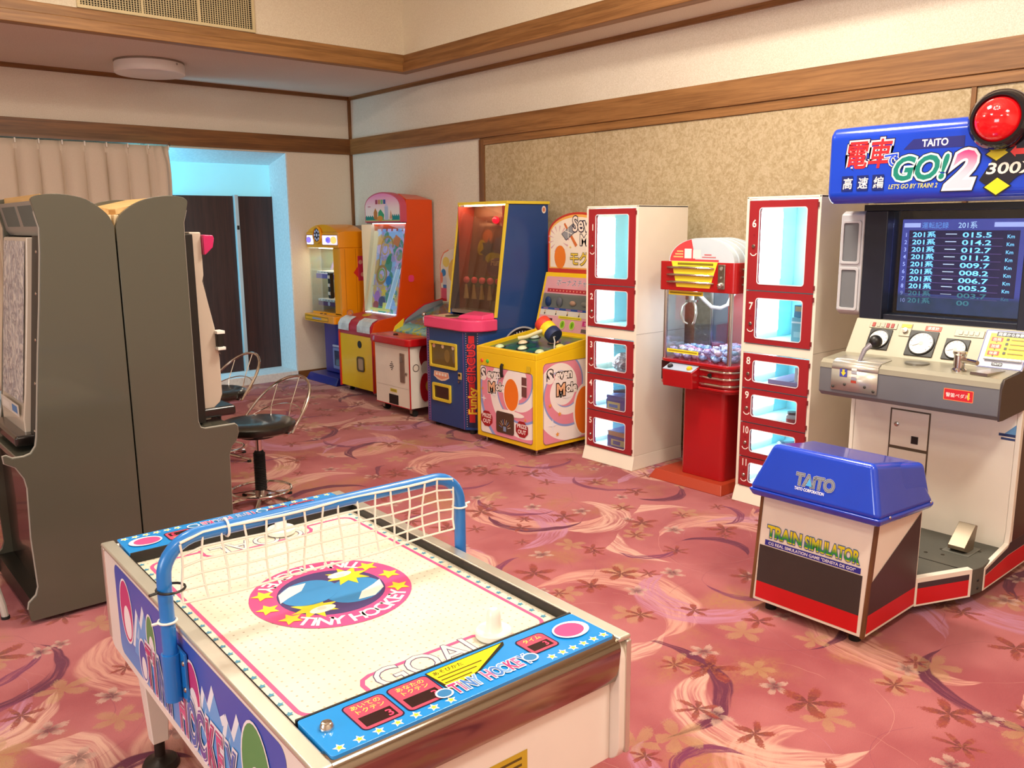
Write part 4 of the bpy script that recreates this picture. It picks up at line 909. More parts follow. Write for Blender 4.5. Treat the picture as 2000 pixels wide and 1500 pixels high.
sb_ = Vector((0.12, 0, 0.80)).normalized(); d = Dec((4.155, yb-0.024, 0.90), (0, -1, 0), sb_)                                                   # printed backdrop inside
MB().prism([(4.155, 0.90), (4.163, 0.90), (4.281, 1.69), (4.273, 1.69)], 'y', ya+0.0245, yb-0.0245).build('backdrop', pm('#7a5040', 0.5), fu)
DZ = d.raw; d.raw = lambda vs, fs, c: DZ([(x, y-0.90) for x, y in vs], fs, c)
d.rect(0.06, 1.30, 0.50, 1.62, '#6a4034').rect(0.08, 1.545, 0.50, 1.57, '#8a6a5a').dots([(0.10+0.028*i, 1.557) for i in range(14)], 0.006, '#b09080')
d.ell(0.20, 1.47, 0.06, 0.05, '#a85a34').ell(0.14, 1.38, 0.05, 0.06, '#b0a030').stars([(0.22, 1.36)], 0.10, '#3a3c4a', 7, 0.55).ell(0.30, 1.30, 0.10, 0.045, '#a8a038', 20)
d.ell(0.36, 1.23, 0.13, 0.075, '#7a5878', 24).ell(0.36, 1.23, 0.115, 0.06, '#6a4c68', 24).text('Funky', 0.27, 1.245, 0.075, '#c8b48a', bold=0.02).text('CIRCUS', 0.26, 1.19, 0.058, '#5a3a5c', bold=0.01)
d.rect(0.02, 1.07, 0.50, 1.16, '#5a6a4a').rect(0.30, 1.34, 0.42, 1.46, '#5a4a5c').build('backdrop_print', fu)
for k in range(5):
    yy = yb-0.075-k*0.098
    MB().lathe([(0.022, 0.98), (0.012, 1.05), (0.009, 1.09), (0.0, 1.095)], (4.135, yy, 0), 12).build('pin', pm('#d8c080', 0.4), fu)
    MB().ball((4.14, yy, 1.125), 0.026, 12, 8).build('target_ball', pm('#e8606a', 0.4, emit=0.2), fu)
for a, c, col in ((0.16, 0.36, '#7a3830'), (0.36, 0.53, '#a59a88')): box('pocket_panel', (4.14, 4.146, yb-c, yb-a, 0.905, 0.975), pm(col, 0.4), fu)
box('added_case_glow', (4.150, 4.185, ya+0.05, yb-0.05, 1.690, 1.696), pm('#ffe2c0', 0.5, emit=60.0), fu)  # glowing strip added inside to brighten the dim case
MB().ball((4.235, 5.10, 1.585), 0.028, 14, 8).build('signal_lamp', pm('#ff1838', 0.3, emit=4.0), fu)
# pink control deck
dk = [(3.775, 4.96), (3.785, 4.925), (3.83, 4.865), (3.87, 4.835), (3.93, 4.825), (4.018, 4.825), (4.018, yb+0.012), (3.785, yb+0.012), (3.775, yb)]
MB().prism(dk, 'z', 0.775, 0.862).build('deck', FPK, fu, bevel=0.012, seg=3)
MB().hull([(3.90, 4.87, 0.861), (4.016, 4.86, 0.861), (4.016, 5.12, 0.861), (3.86, 5.12, 0.861), (3.92, 4.88, 0.89), (4.016, 4.87, 0.905), (4.016, 5.10, 0.905), (3.88, 5.10, 0.885)]).build('deck_ramp', FPK, fu, bevel=0.006)
MB().lathe([(0.055, 0.862), (0.055, 0.868), (0.035, 0.872), (0.0, 0.872)], (3.90, 5.23, 0), 24).build('coin_dish', pm('#4a463c', 0.3, 0.7), fu)
for yy in (5.30, 5.22, 5.14): box('ball_slot', (3.975, 3.995, yy-0.022, yy+0.022, 0.8625, 0.866), BLACK, fu)
d = Dec((3.80, yb, 0.8625), (0, -1, 0), (1, 0, 0)); d.rect(0.02, 0.02, 0.30, 0.19, '#c9b48a')
for k in range(5): d.rect(0.30+k*0.035, 0.03, 0.315+k*0.035, 0.055, ('#6a3a2a', '#3a5a8a', '#8a7a3a', '#6a3a6a', '#3a3a3a')[k])
d.build('deck_print', fu)
MB().hull([(3.86, 5.36, 0.863), (3.863, 5.36, 0.863), (3.863, 5.43, 0.863), (3.86, 5.43, 0.863), (3.87, 5.35, 0.925), (3.873, 5.35, 0.925), (3.873, 5.425, 0.925), (3.87, 5.425, 0.925)]).build('deck_guard', glass('acrylic', '#eef6ff', 0.25), fu)
# front openings
def window_box(u0, v0, u1, v1, fr, name, mat, inner):
    f = ringprism(rr(yb-u1, v0, yb-u0, v1, 0.012), rr(yb-u1+fr, v0+fr, yb-u0-fr, v1-fr, 0.008), 'x', 3.788, 3.80).build(name, mat, fu, bevel=0.002)
    box('recess', (3.7985, 3.7995, yb-u1+fr*0.8, yb-u0-fr*0.8, v0+fr*0.8, v1-fr*0.8), inner, f)
    return f
wf = window_box(0.040, 0.472, 0.388, 0.674, 0.020, 'display_window', FYE, pm('#6b5414', 0.25, coat=0.6))
d = front(3.7985, yb, 0); d.dots([(0.09, 0.637), (0.205, 0.640), (0.335, 0.640)], 0.017, '#f0d8b8', 14).dots([(0.09, 0.637)], 0.012, '#e89a90', 12)
d.ell(0.26, 0.57, 0.035, 0.05, '#8a7038', 18).ell(0.345, 0.57, 0.016, 0.05, '#7a6a50', 14).build('display_print', wf)
window_box(0.068, 0.208, 0.305, 0.348, 0.022, 'prize_door', FYE, pm('#3a2216', 0.3, coat=0.4))
d = front(3.80, yb, 0); d.poly([(0.085, 0.44), (0.27, 0.44), (0.28, 0.40), (0.225, 0.375), (0.18, 0.368), (0.13, 0.375), (0.078, 0.40)], '#f0d0b8').poly([(0.095, 0.432), (0.262, 0.432), (0.268, 0.402), (0.18, 0.38), (0.09, 0.402)], '#e89a7c')
for k in range(4): d.rect(0.105+k*0.038, 0.408, 0.133+k*0.038, 0.428, '#f8ece0')
d.line([(0.0, 0.03), (0.0, 0.77)], 0.01, '#8a5aa0').line([(0.028, 0.03), (0.028, 0.77)], 0.006, '#b060a0')
d.dots([(0.014, 0.04+0.02*i) for i in range(37)], 0.004, '#c8a0c8', 6).line([(0.462, 0.03), (0.462, 0.77)], 0.008, '#8a5aa0').build('front_print', fu)
box('lock_plate', (3.792, 3.80, yb-0.438, yb-0.40, 0.41, 0.462), pm('#c8a860', 0.4), fu, bevel=0.002); MB().cyl((3.792, yb-0.42, 0.445), 0.010, 0.006, ax2=(-1, 0, 0), n=12).build('lock', BLACK, fu); MB().cyl((3.80, yb-0.41, 0.392), 0.009, 0.012, ax2=(-1, 0, 0), n=12).build('key_barrel', STEEL, fu)
u = Vector((3.872-3.80, 4.872-4.955, 0)); cl = u.length
d = Dec((3.80, 4.955, 0), u, (0, 0, 1))
d.rect(0.006, 0.05, cl-0.004, 0.765, '#16264a').dots([(0.012, 0.06+0.0175*i) for i in range(41)]+[(cl-0.010, 0.06+0.0175*i) for i in range(41)], 0.0035, '#c8b8d0', 6)
d.rect(0.030, 0.09, 0.075, 0.745, '#c8232a')
d.text('Funky', 0.084, 0.15, 0.086, '#f0c832', bold=0.03, rot=PI/2, out=[('#b01c20', 0.05)]).text('CIRCUS', 0.080, 0.385, 0.088, '#e03030', bold=0.02, rot=PI/2, out=[('#16264a', 0.05)]).build('corner_print', fu)
d = nearside(4.0, ya, 0); d.ring(0.28, 0.55, 0.0, 0.235, '#c8c4c8', 48).ring(0.28, 0.55, 0.0, 0.222, '#1a1a2a', 48).dots([(0.28+0.195*math.cos(2*PI*i/44), 0.55+0.195*math.sin(2*PI*i/44)) for i in range(44)], 0.007, '#d8d4e0', 8).ell(0.28, 0.55, 0.165, 0.165, '#7a2430', 40)
d.build('side_print', fu); d = nearside(4.0, ya, 0); d.ell(0.505, 1.66, 0.022, 0.028, '#f0e0d0', 18).ell(0.505, 1.66, 0.013, 0.017, '#d8805a', 14).build('round_sticker', fu)
for px in (3.85, 4.48):
    for py in (ya+0.08, yb-0.06): MB().cyl((px, py, 0), 0.022, 0.03, n=14).build('foot', RUBBER, fu)

# ---------------------------------------------------------------- small white pinball with red rim
wp = thing('pinball_game', (4.15, 5.94, 0), 'white kiddie pinball table with red rim on casters', 'arcade game')
ya, yb = 5.67, 6.19; WB = pm('#efe8dc', 0.4, 0, 0.02, name='pinball_white'); PR = pm('#b81218', 0.28, 0, 0.015, coat=0.3, name='pinball_red')
MB().prism([(3.79, 0.075), (4.50, 0.075), (4.50, 0.80), (3.98, 0.60), (3.79, 0.585)], 'y', ya, yb).build('cabinet', WB, wp, bevel=0.003)
MB().tube([(3.789, ya, 0.075), (3.789, ya, 0.585)], 0.006, 6).build('corner_strip', PR, wp); MB().tube([(3.789, ya, 0.075), (3.789, yb, 0.075)], 0.004, 6).build('bottom_strip', PR, wp)
MB().prism(rr(3.755, ya-0.03, 4.05, yb+0.045, 0.05, 6), 'z', 0.587, 0.652).build('rim', PR, wp, bevel=0.012, seg=3)
d = Dec((3.77, yb, 0.6525), (0, -1, 0), (1, 0, 0)); d.rrect(0.01, 0.015, 0.50, 0.26, 0.03, '#c83c1e').poly([(0.02, 0.10), (0.26, 0.02), (0.30, 0.05), (0.05, 0.16)], '#d86040').rect(0.30, 0.06, 0.48, 0.15, '#d04a1c').rect(0.40, 0.10, 0.49, 0.2, '#e07028').ell(0.22, 0.10, 0.035, 0.022, '#3a1010', 14).build('rim_print', wp)
MB().lathe([(0.02, 0), (0.02, 0.012), (0.012, 0.016)], (3.86, 5.97, 0.652), 14).build('launch_button', pm('#3a1414', 0.3), wp)
pf = [(3.98, 0.652), (4.50, 0.845), (4.50, 0.86), (3.98, 0.667)]
PFM = NT('pinball_field'); o = PFM.obj(); f = PFM.noise(o, 9.0, 2.0, 0.5, 1.0)
PFM.col(PFM.mix(PFM.step(f, 0.5, 0.54), lin('#7fb0a8'), PFM.mix(PFM.step(PFM.noise(o, 14.0), 0.5, 0.55), lin('#a8b84a'), lin('#5a9a9c')))); PFM.set(Roughness=0.25)
MB().prism(pf, 'y', ya+0.02, yb-0.02).build('playfield', PFM.mat, wp)
GW = pm('#8d8f98', 0.3, 0.2, name='pinball_grey')
for yy, ht in ((ya+0.0, 0.10), (yb-0.018, 0.10)):
    MB().prism([(4.05, 0.655), (4.52, 0.82), (4.52, 0.905), (4.30, 0.86), (4.12, 0.765)], 'y', yy, yy+0.018).build('side_wall', GW, wp, bevel=0.002)
MB().prism([(3.965, 0.655), (4.06, 0.69), (4.075, 0.76), (3.985, 0.70)], 'y', yb-0.03, yb-0.018).build('wall_end', pm('#e6c82a', 0.4), wp)
MB().tube([(4.06, yb-0.012, 0.73), (4.30, yb-0.012, 0.865), (4.54, yb-0.012, 0.91)], 0.007, 8).build('rail', PR, wp)
MB().tube([(3.99, ya+0.03, 0.672), (4.12, ya+0.05, 0.73), (4.40, ya+0.05, 0.83)], 0.012, 8).build('ball_lane', pm('#e6c82a', 0.4), wp)
MB().ball((4.16, 5.98, 0.80), 0.022, 14, 8).build('bumper_cap', CHROME, wp); MB().cyl((4.16, 5.98, 0.715), 0.012, 0.07, n=12).build('bumper_post', pm('#d8d8d8', 0.3), wp)
MB().hull([(4.07, ya+0.03, 0.725), (4.50, ya+0.03, 0.875), (4.50, yb-0.03, 0.875), (4.07, yb-0.03, 0.725), (4.07, ya+0.03, 0.728), (4.50, ya+0.03, 0.878), (4.50, yb-0.03, 0.878), (4.07, yb-0.03, 0.728)]).build('cover_glass', GLASS, wp)
N = 14; hb = [(ya+0.01, 0.86), (yb+0.02, 0.86), (yb+0.02, 1.20)]+[((ya+yb)/2+0.015+0.265*math.cos(PI*i/N), 1.20+0.15*math.sin(PI*i/N)) for i in range(1, N)]+[(ya+0.01, 1.20)]
hs = MB().prism(hb, 'x', 4.50, 4.53).build('back_sign', pm('#f2e6cc', 0.4), wp, bevel=0.002)
d = front(4.50, yb+0.02, 0); d.line([(0.012, 0.88), (0.012, 1.20), (0.03, 1.26), (0.07, 1.31), (0.14, 1.335)], 0.012, '#e07a4a').rect(0.02, 0.885, 0.10, 1.0, '#d8242a').ell(0.06, 1.135, 0.035, 0.035, '#3a78b4', 16).ell(0.075, 1.06, 0.03, 0.05, '#d8d0d0', 14).ell(0.10, 1.23, 0.05, 0.045, '#f0d040', 16).ell(0.03, 1.09, 0.02, 0.05, '#e8742a', 12)
d.rect(0.05, 1.0, 0.10, 1.03, '#3a5a9a').ell(0.25, 1.15, 0.12, 0.12, '#f0c030', 20).ell(0.40, 1.08, 0.09, 0.12, '#e06030', 20).build('sign_print', hs)
d = front(3.79, yb, 0)
for k, wd in enumerate((0.02, 0.045, 0.065, 0.045, 0.02)): d.rrect(0.255-wd/2-0.0, 0.433-k*0.016, 0.255+wd/2, 0.441-k*0.016, 0.003, '#4a423a')
d.rect(0.222, 0.186, 0.322, 0.214, '#d8c84a').rect(0.235, 0.192, 0.31, 0.207, '#b0a030').line([(0.02, 0.235), (0.50, 0.235)], 0.002, '#b8aea0').line([(0.02, 0.555), (0.50, 0.555)], 0.002, '#b8aea0').build('front_print', wp)
box('coin_panel', (3.782, 3.79, yb-0.45, yb-0.385, 0.285, 0.525), pm('#8a7468', 0.4, 0.3), wp, bevel=0.002)
MB().box(3.778, 3.782, yb-0.425, yb-0.395, 0.455, 0.50).build('coin_slot', STEEL, wp); MB().cyl((3.79, yb-0.475, 0.362), 0.012, 0.01, ax2=(-1, 0, 0), n=14).build('lock', STEEL, wp)
box('coin_return', (3.786, 3.79, yb-0.34, yb-0.205, 0.085, 0.165), pm('#120c0a', 0.5), wp)
d = nearside(3.79, ya, 0); d.ell(0.15, 0.50, 0.055, 0.10, '#8a1a1e', 22).ell(0.06, 0.41, 0.032, 0.032, '#5a4a40', 18).ell(0.06, 0.41, 0.025, 0.025, '#ece0d0', 18).ell(0.16, 0.40, 0.05, 0.06, '#c8beb4', 18).ell(0.15, 0.24, 0.065, 0.13, '#d8c8c0', 24).ell(0.15, 0.24, 0.055, 0.12, '#b01c22', 24).ell(0.19, 0.25, 0.04, 0.05, '#c89a3a', 18).build('side_print', wp)
def caster(x, y, par, z=0.075, r_=0.026):
    MB().lathe([(0.018, z-0.012), (0.018, z)], (x, y, 0), 14).build('caster_plate', STEEL, par)
    MB().hull([(x-0.014, y-0.016, r_), (x+0.03, y-0.016, r_), (x+0.03, y+0.016, r_), (x-0.014, y+0.016, r_), (x-0.014, y-0.016, z-0.012), (x+0.014, y-0.016, z-0.012), (x+0.014, y+0.016, z-0.012), (x-0.014, y+0.016, z-0.012)]).build('caster_fork', STEEL, par)
    MB().cyl((x+0.016, y-0.024, r_), r_, 0.048, 'y', 18).build('caster_wheel', RUBBER, par)
for px in (3.84, 4.40):
    for py in (ya+0.055, yb-0.055): caster(px, py, wp)

# ---------------------------------------------------------------- tall orange-red medal game with yellow door
rd = thing('medal_game', (4.35, 6.87, 0), 'tall orange-red game cabinet with pink arched sign and yellow door', 'arcade game')
ya, yb = 6.56, 7.17; OR = pm('#dd4a08', 0.3, 0, 0.015, coat=0.2, name='orange_red_gloss'); DR = pm('#b3202c', 0.4, name='red_edge')
for yy in (ya, yb-0.02): MB().prism([(4.0, 0.05), (3.995, 0.60), (4.02, 0.68), (4.08, 0.71), (4.265, 0.735), (4.40, 1.575), (4.40, 1.778), (4.685, 1.778), (4.685, 0.05)], 'y', yy, yy+0.02).build('side_panel', OR, rd, bevel=0.003)
box('body', (4.42, 4.68, ya+0.02, yb-0.02, 0.05, 1.70), OR, rd)
MB().hull([(4.40, ya, 1.778), (4.685, ya, 1.778), (4.685, yb, 1.778), (4.40, yb, 1.778), (4.40, ya+0.12, 1.835), (4.64, ya+0.16, 1.825), (4.64, yb-0.16, 1.825), (4.40, yb-0.12, 1.835)]).build('roof', OR, rd, bevel=0.01)
box('cash_door', (4.003, 4.03, ya+0.02, yb-0.02, 0.06, 0.555), pm('#ecc80e', 0.3, 0, 0.015, coat=0.2, name='door_yellow'), rd, bevel=0.003)
MB().tube([(3.998, yb-0.008, 0.05), (3.998, yb-0.008, 0.57)], 0.009, 6).build('edge_strip', DR, rd); MB().tube([(3.998, ya+0.008, 0.05), (3.998, ya+0.008, 0.57)], 0.009, 6).build('edge_strip', DR, rd)
MB().lathe([(0.034, 0), (0.034, 0.004), (0.0, 0.004)], (4.003, yb-0.371, 0.475), 24, ax2=(-1, 0, 0)).build('speaker_hole', pm('#1c1508', 0.5), rd)
f_ = ringprism(rr(yb-0.445, 0.222, yb-0.318, 0.362, 0.028), rr(yb-0.43, 0.238, yb-0.333, 0.346, 0.02), 'x', 3.994, 4.003).build('medal_cup', pm('#5a4a24', 0.4), rd); box('cup_inside', (4.0, 4.0025, yb-0.43, yb-0.333, 0.238, 0.346), pm('#b09a7c', 0.4), f_)
cp = [(4.003, 0.555), (3.988, 0.60), (3.992, 0.65), (4.02, 0.688), (4.08, 0.712), (4.265, 0.735), (4.30, 0.70), (4.30, 0.555)]
MB().prism(cp, 'y', ya+0.0205, yb-0.0205).build('counter', pm('#b8243a', 0.35, coat=0.2), rd, bevel=0.003)
for a, c in ((0.02, 0.215), (0.36, 0.585)):
    b = MB(); q = [(3.9865, 0.592), (3.9855, 0.61), (3.989, 0.652), (4.018, 0.691), (4.075, 0.7145)]
    for i in range(len(q)-1): b.add([(q[i][0]-0.002, yb-a, q[i][1]), (q[i][0]-0.002, yb-c, q[i][1]), (q[i+1][0]-0.002, yb-c, q[i+1][1]+0.002), (q[i+1][0]-0.002, yb-a, q[i+1][1]+0.002)], [(0, 1, 2, 3)])
    b.build('awning_print', pm('#dcecf2', 0.3, 0, 0.12, scale=14), rd)
MB().lathe([(0.045, 0), (0.045, 0.008), (0.03, 0.014), (0.0, 0.014)], (4.17, 6.93, 0.722), 20, ax2=(-0.12, 0, 1)).build('start_dish', pm('#c8a832', 0.3), rd)
MB().ball((4.06, 7.05, 0.745), 0.032, 14, 10).build('clear_ball', glass('clear_ball', '#fff4ea', 0.35), rd)
# lit window
WN = NT('game_scene'); o = WN.obj(); f = WN.noise(o, 9.0, 3.0, 0.6, 1.5); v2 = WN.new('ShaderNodeTexVoronoi'); v2.inputs['Scale'].default_value = 11; WN.put(v2.inputs['Vector'], o); cc = WN.sep(v2.outputs['Color'])
c1 = WN.mix(WN.step(cc[0], 0.3, 0.36), lin('#b9a9d8'), lin('#8fb0d8')); c1 = WN.mix(WN.step(cc[1], 0.55, 0.6), c1, lin('#c8a060')); c1 = WN.mix(WN.step(cc[2], 0.72, 0.76), c1, lin('#4a8a72'))
c1 = WN.mix(WN.step(f, 0.55, 0.6), c1, lin('#a08cb8')); WN.col(c1); WN.set(Roughness=0.4); WN.put(WN.b.inputs['Emission Color'], c1); WN.b.inputs['Emission Strength'].default_value = 0.55
MB().prism([(4.302, 0.737), (4.43, 1.563), (4.44, 1.563), (4.312, 0.737)], 'y', ya+0.021, yb-0.021).build('scene_board', WN.mat, rd)
box('window_lining', (4.28, 4.42, yb-0.0235, yb-0.0205, 0.745, 1.56), pm('#e0d4b4', 0.5), rd); s2 = Vector((0.128, 0, 0.826)).normalized(); d = Dec((4.302, yb-0.024, 0.737), (0, -1, 0), s2, rough=0.4, emit=0.4)
d.rect(0.0, 0.0, 0.075, 0.83, '#e6d8b0')
d.line([(0.25+0.10*math.cos(q), 0.62+0.10*math.sin(q)) for q in [PI*i/8 for i in range(9)]]+[(0.14, 0.50), (0.14, 0.30)], 0.02, '#b08a3a')
for u_, v_, r_, c in ((0.22, 0.60, 0.055, '#d8a860'), (0.20, 0.36, 0.095, '#b0843a'), (0.20, 0.36, 0.06, '#8ab04a'), (0.47, 0.55, 0.075, '#d8a8cc'), (0.44, 0.30, 0.05, '#8ac0a8')): d.ring(u_, v_, r_*0.72, r_, c, 22)
d.ell(0.30, 0.50, 0.05, 0.035, '#2a8a5a', 16, 0.8).ell(0.33, 0.31, 0.05, 0.045, '#2878b8', 16).poly([(0.34, 0.66), (0.44, 0.62), (0.47, 0.70), (0.38, 0.74)], '#d8783a').rect(0.06, 0.245, 0.32, 0.255, '#c8b070')
d.stars([(0.27, 0.20)], 0.055, '#e8c83a').ell(0.16, 0.15, 0.05, 0.06, '#b070b8', 14).ell(0.25, 0.11, 0.06, 0.05, '#4a4a6a', 14).ell(0.15, 0.07, 0.05, 0.04, '#a84a4a', 14).stars([(0.50, 0.10), (0.45, 0.17)], 0.03, '#f0e08a').rect(0.27, 0.04, 0.34, 0.10, '#e8e06a')
d.poly([(0.32, 0.03), (0.40, 0.03), (0.50, 0.42), (0.43, 0.42)], '#b8d8f0').line([(0.32, 0.03), (0.46, 0.45)], 0.012, '#f4fbff').line([(0.39, 0.03), (0.53, 0.45)], 0.010, '#f4fbff')
for k in range(6): d.rect(0.06+k*0.088, 0.76, 0.12+k*0.088, 0.82, ('#a8b8e0', '#7fa0d8', '#c0b0e0')[k % 3])
d.rect(0.06, 0.02, 0.40, 0.045, '#d8d070').build('scene_print', rd)
box('window_lamp', (4.395, 4.425, ya+0.03, yb-0.03, 1.565, 1.572), pm('#f6fbff', 0.5, emit=6.0), rd); box('window_lamp', (4.268, 4.298, ya+0.05, yb-0.05, 0.738, 0.742), pm('#e8f4ff', 0.5, emit=3.0), rd)
gf = [(4.262, 0.737), (4.392, 1.572)]
MB().hull([(gf[0][0], ya+0.02, gf[0][1]), (gf[0][0]+0.004, ya+0.02, gf[0][1]), (gf[0][0]+0.004, yb-0.02, gf[0][1]), (gf[0][0], yb-0.02, gf[0][1]), (gf[1][0], ya+0.02, gf[1][1]), (gf[1][0]+0.004, ya+0.02, gf[1][1]), (gf[1][0]+0.004, yb-0.02, gf[1][1]), (gf[1][0], yb-0.02, gf[1][1])]).build('glass', GLASS, rd)
# arched sign
N = 20; cy_ = (ya+yb)/2; ar = [(ya, 1.578), (yb, 1.578), (yb, 1.725)]+[(cy_+0.305*math.cos(PI*i/N), 1.725+0.128*math.sin(PI*i/N)) for i in range(1, N)]+[(ya, 1.725)]
sg = MB().prism(ar, 'x', 4.335, 4.405).build('arched_sign', pm('#c8506a', 0.4), rd, bevel=0.004)
SK = NT('sign_sky'); x_, y_, z_ = SK.sep(SK.obj()); SK.col(SK.mix(SK.step(z_, 1.67, 1.87), lin('#f2e6e2'), lin('#e878b8'))); SK.set(Roughness=0.35)
d = front(4.335, yb, 0); d.poly([(0.012, 1.59), (0.598, 1.59), (0.598, 1.722)]+[(0.305+0.293*math.cos(PI*i/N), 1.722+0.118*math.sin(PI*i/N)) for i in range(1, N)]+[(0.012, 1.722)], SK.mat)
def bumps(u0, u1, z0, h, c, k):
    d.poly([(u0, z0), (u1, z0)]+[(u1-(u1-u0)*i/(2*k), z0+h*(0.6+0.4*(i % 2))) for i in range(2*k+1)], c)
d.rect(0.012, 1.59, 0.598, 1.605, '#b8c070'); bumps(0.014, 0.19, 1.60, 0.045, '#168a80', 5); bumps(0.47, 0.596, 1.60, 0.055, '#1a8a88', 4)
d.poly([(0.16, 1.61), (0.22, 1.60), (0.225, 1.67), (0.19, 1.71), (0.16, 1.67)], '#c07a2a').poly([(0.23, 1.60), (0.33, 1.60), (0.34, 1.65), (0.28, 1.70), (0.24, 1.67)], '#3aa874').rect(0.35, 1.60, 0.41, 1.72, '#b8c4e0').poly([(0.35, 1.72), (0.38, 1.755), (0.41, 1.72)], '#d0c8e8').poly([(0.43, 1.61), (0.48, 1.61), (0.455, 1.69)], '#d8a078').ell(0.27, 1.615, 0.05, 0.025, '#d89a30', 14)
for k, c in enumerate(('#9a2048', '#c88a4a', '#7ab070', '#3a50a0')): d.rect(0.195+k*0.046, 1.745, 0.232+k*0.046, 1.785, c)
d.rect(0.06, 1.72, 0.11, 1.727, '#c8607a').build('sign_print', sg)
box('sign_shadow_gap', (4.35, 4.40, ya+0.005, yb-0.005, 1.571, 1.578), BLACK, rd)
MB().prism(rr(4.40, 1.04, 4.46, 1.10, 0.02), 'y', ya-0.003, ya).build('side_sticker', pm('#e8407c', 0.4), rd)
for px in (4.06, 4.62):
    for py in (ya+0.07, yb-0.07): caster(px, py, rd, 0.05, 0.018)

# ---------------------------------------------------------------- orange prize machine on a blue pedestal
og = thing('prize_machine', (4.38, 7.62, 0), 'small orange prize machine with clock on a navy pedestal in the corner', 'arcade game')
ya, yb = 7.33, 7.95; OG = pm('#f09a10', 0.3, 0, 0.015, coat=0.2, name='orange_plastic'); NB = pm('#16207a', 0.35, 0, 0.015, coat=0.25, name='navy_plastic')
MB().hull([(4.03, ya, 0), (4.62, ya, 0), (4.62, yb, 0), (4.03, yb, 0), (4.07, ya+0.02, 0.075), (4.62, ya+0.02, 0.085), (4.62, yb-0.02, 0.085), (4.07, yb-0.02, 0.075)]).build('base', NB, og, bevel=0.008)
MB().prism(rr(4.205, ya+0.03, 4.58, yb-0.10, 0.03), 'z', 0.085, 0.625).build('pedestal', NB, og, bevel=0.003)
f_ = ringprism(rr(ya+0.05, 0.13, yb-0.30, 0.345, 0.012), rr(ya+0.075, 0.16, yb-0.325, 0.315, 0.01), 'x', 4.19, 4.205).build('prize_door', pm('#7a86b4', 0.35), og, bevel=0.002)
box('door_glass', (4.198, 4.203, ya+0.07, yb-0.32, 0.155, 0.32), pm('#3a4a66', 0.12, coat=0.8, var=0.25), f_); box('door_header', (4.19, 4.205, ya+0.05, yb-0.30, 0.352, 0.372), pm('#b8b8cc', 0.4), og)
MB().prism(rr(4.03, ya-0.03, 4.22, yb-0.03, 0.025), 'z', 0.612, 0.685).build('shelf', OG, og, bevel=0.008)
d = front(4.03, yb-0.03, 0); d.rrect(0.03, 0.628, 0.50, 0.668, 0.006, '#5a3a10').rrect(0.036, 0.633, 0.494, 0.663, 0.005, '#f0a428').rect(0.18, 0.64, 0.36, 0.656, '#8a90b4').build('shelf_print', og)
for yy in (7.70, 7.62): MB().lathe([(0.013, 0), (0.013, 0.008), (0.0, 0.009)], (4.11, yy, 0.685), 12).build('button', pm('#6a4a1a', 0.4), og)
for yy in (ya, yb-0.02): MB().prism([(4.14, 0.685), (4.14, 1.34), (4.65, 1.34), (4.65, 0.625), (4.22, 0.625), (4.22, 0.685)], 'y', yy, yy+0.02).build('side_panel', OG if yy == ya else glass('clear_side', '#eaf4f4', 0.3), og, bevel=0.002)
box('right_pillar', (4.14, 4.30, ya+0.02, ya+0.14, 0.685, 1.34), OG, og, bevel=0.006)
box('back_wall', (4.63, 4.65, ya+0.02, yb-0.02, 0.685, 1.34), pm('#d8b848', 0.4), og); box('case_bottom', (4.14, 4.63, ya+0.02, yb-0.02, 0.685, 0.70), OG, og)
for zz in (0.80, 1.08): box('shelf_deck', (4.20, 4.62, ya+0.14, yb-0.03, zz, zz+0.022), pm('#f2ede0', 0.35), og, bevel=0.003)
d = front(4.20, yb-0.03, 0)
for zz, c in ((0.80, '#6a3a6a'), (1.08, '#4a5ab0')): d.rect(0.0, zz-0.045, 0.45, zz-0.004, c).dots([(0.04+0.06*i, zz+0.010) for i in range(7)], 0.007, '#5a3a30').dots([(0.22, zz-0.022)], 0.022, '#e8d8e0', 14)
d.build('shelf_edge_print', og)
box('shelf_lamp', (4.22, 4.58, ya+0.16, yb-0.05, 1.326, 1.334), pm('#fff6e0', 0.5, emit=7.0), og); box('shelf_lamp', (4.24, 4.58, ya+0.16, yb-0.05, 1.066, 1.0785), pm('#fff0e0', 0.5, emit=2.0), og)
box('mid_fascia', (4.19, 4.2, ya+0.14, yb-0.03, 1.03, 1.078), pm('#7a6ab0', 0.3), og)
for k, (yy, zz, c) in enumerate(((7.62, 1.102, '#e8dc80'), (7.75, 1.102, '#c0b0d8'), (7.60, 0.822, '#6a8a3a'), (7.72, 0.822, '#b06a4a'))):
    MB().tube([(4.32, yy-0.09, zz+0.012), (4.34, yy-0.06, zz+0.09), (4.35, yy, zz+0.13), (4.34, yy+0.06, zz+0.09), (4.32, yy+0.09, zz+0.012)], 0.012, 8).build('prize_arch', pm(c, 0.5), og)
box('coin_unit', (4.10, 4.14, ya+0.145, ya+0.19, 0.85, 1.10), BLACK, og, bevel=0.004)
for zz in (0.90, 0.98, 1.06): box('coin_button', (4.094, 4.10, ya+0.15, ya+0.185, zz-0.015, zz+0.015), pm('#c8c0b0', 0.4), og)
box('glass_front', (4.142, 4.145, ya+0.14, yb-0.02, 0.70, 1.34), GLASS, og)
MB().prism([(4.12, 1.34), (4.12, 1.49), (4.20, 1.50), (4.65, 1.50), (4.65, 1.34)], 'y', ya-0.01, yb+0.01).build('header', OG, og, bevel=0.008)
N = 16; top = [(yb+0.005, 1.488)]+[((ya+yb)/2-0.31*math.cos(PI*i/N)*-1, 1.488+0.075*math.sin(PI*i/N)**1.5) for i in range(N+1)][::1]
b = MB(); P = [((ya+yb)/2+0.30*math.cos(PI*i/N), 1.492+0.072*math.sin(PI*i/N)**1.6) for i in range(N+1)]
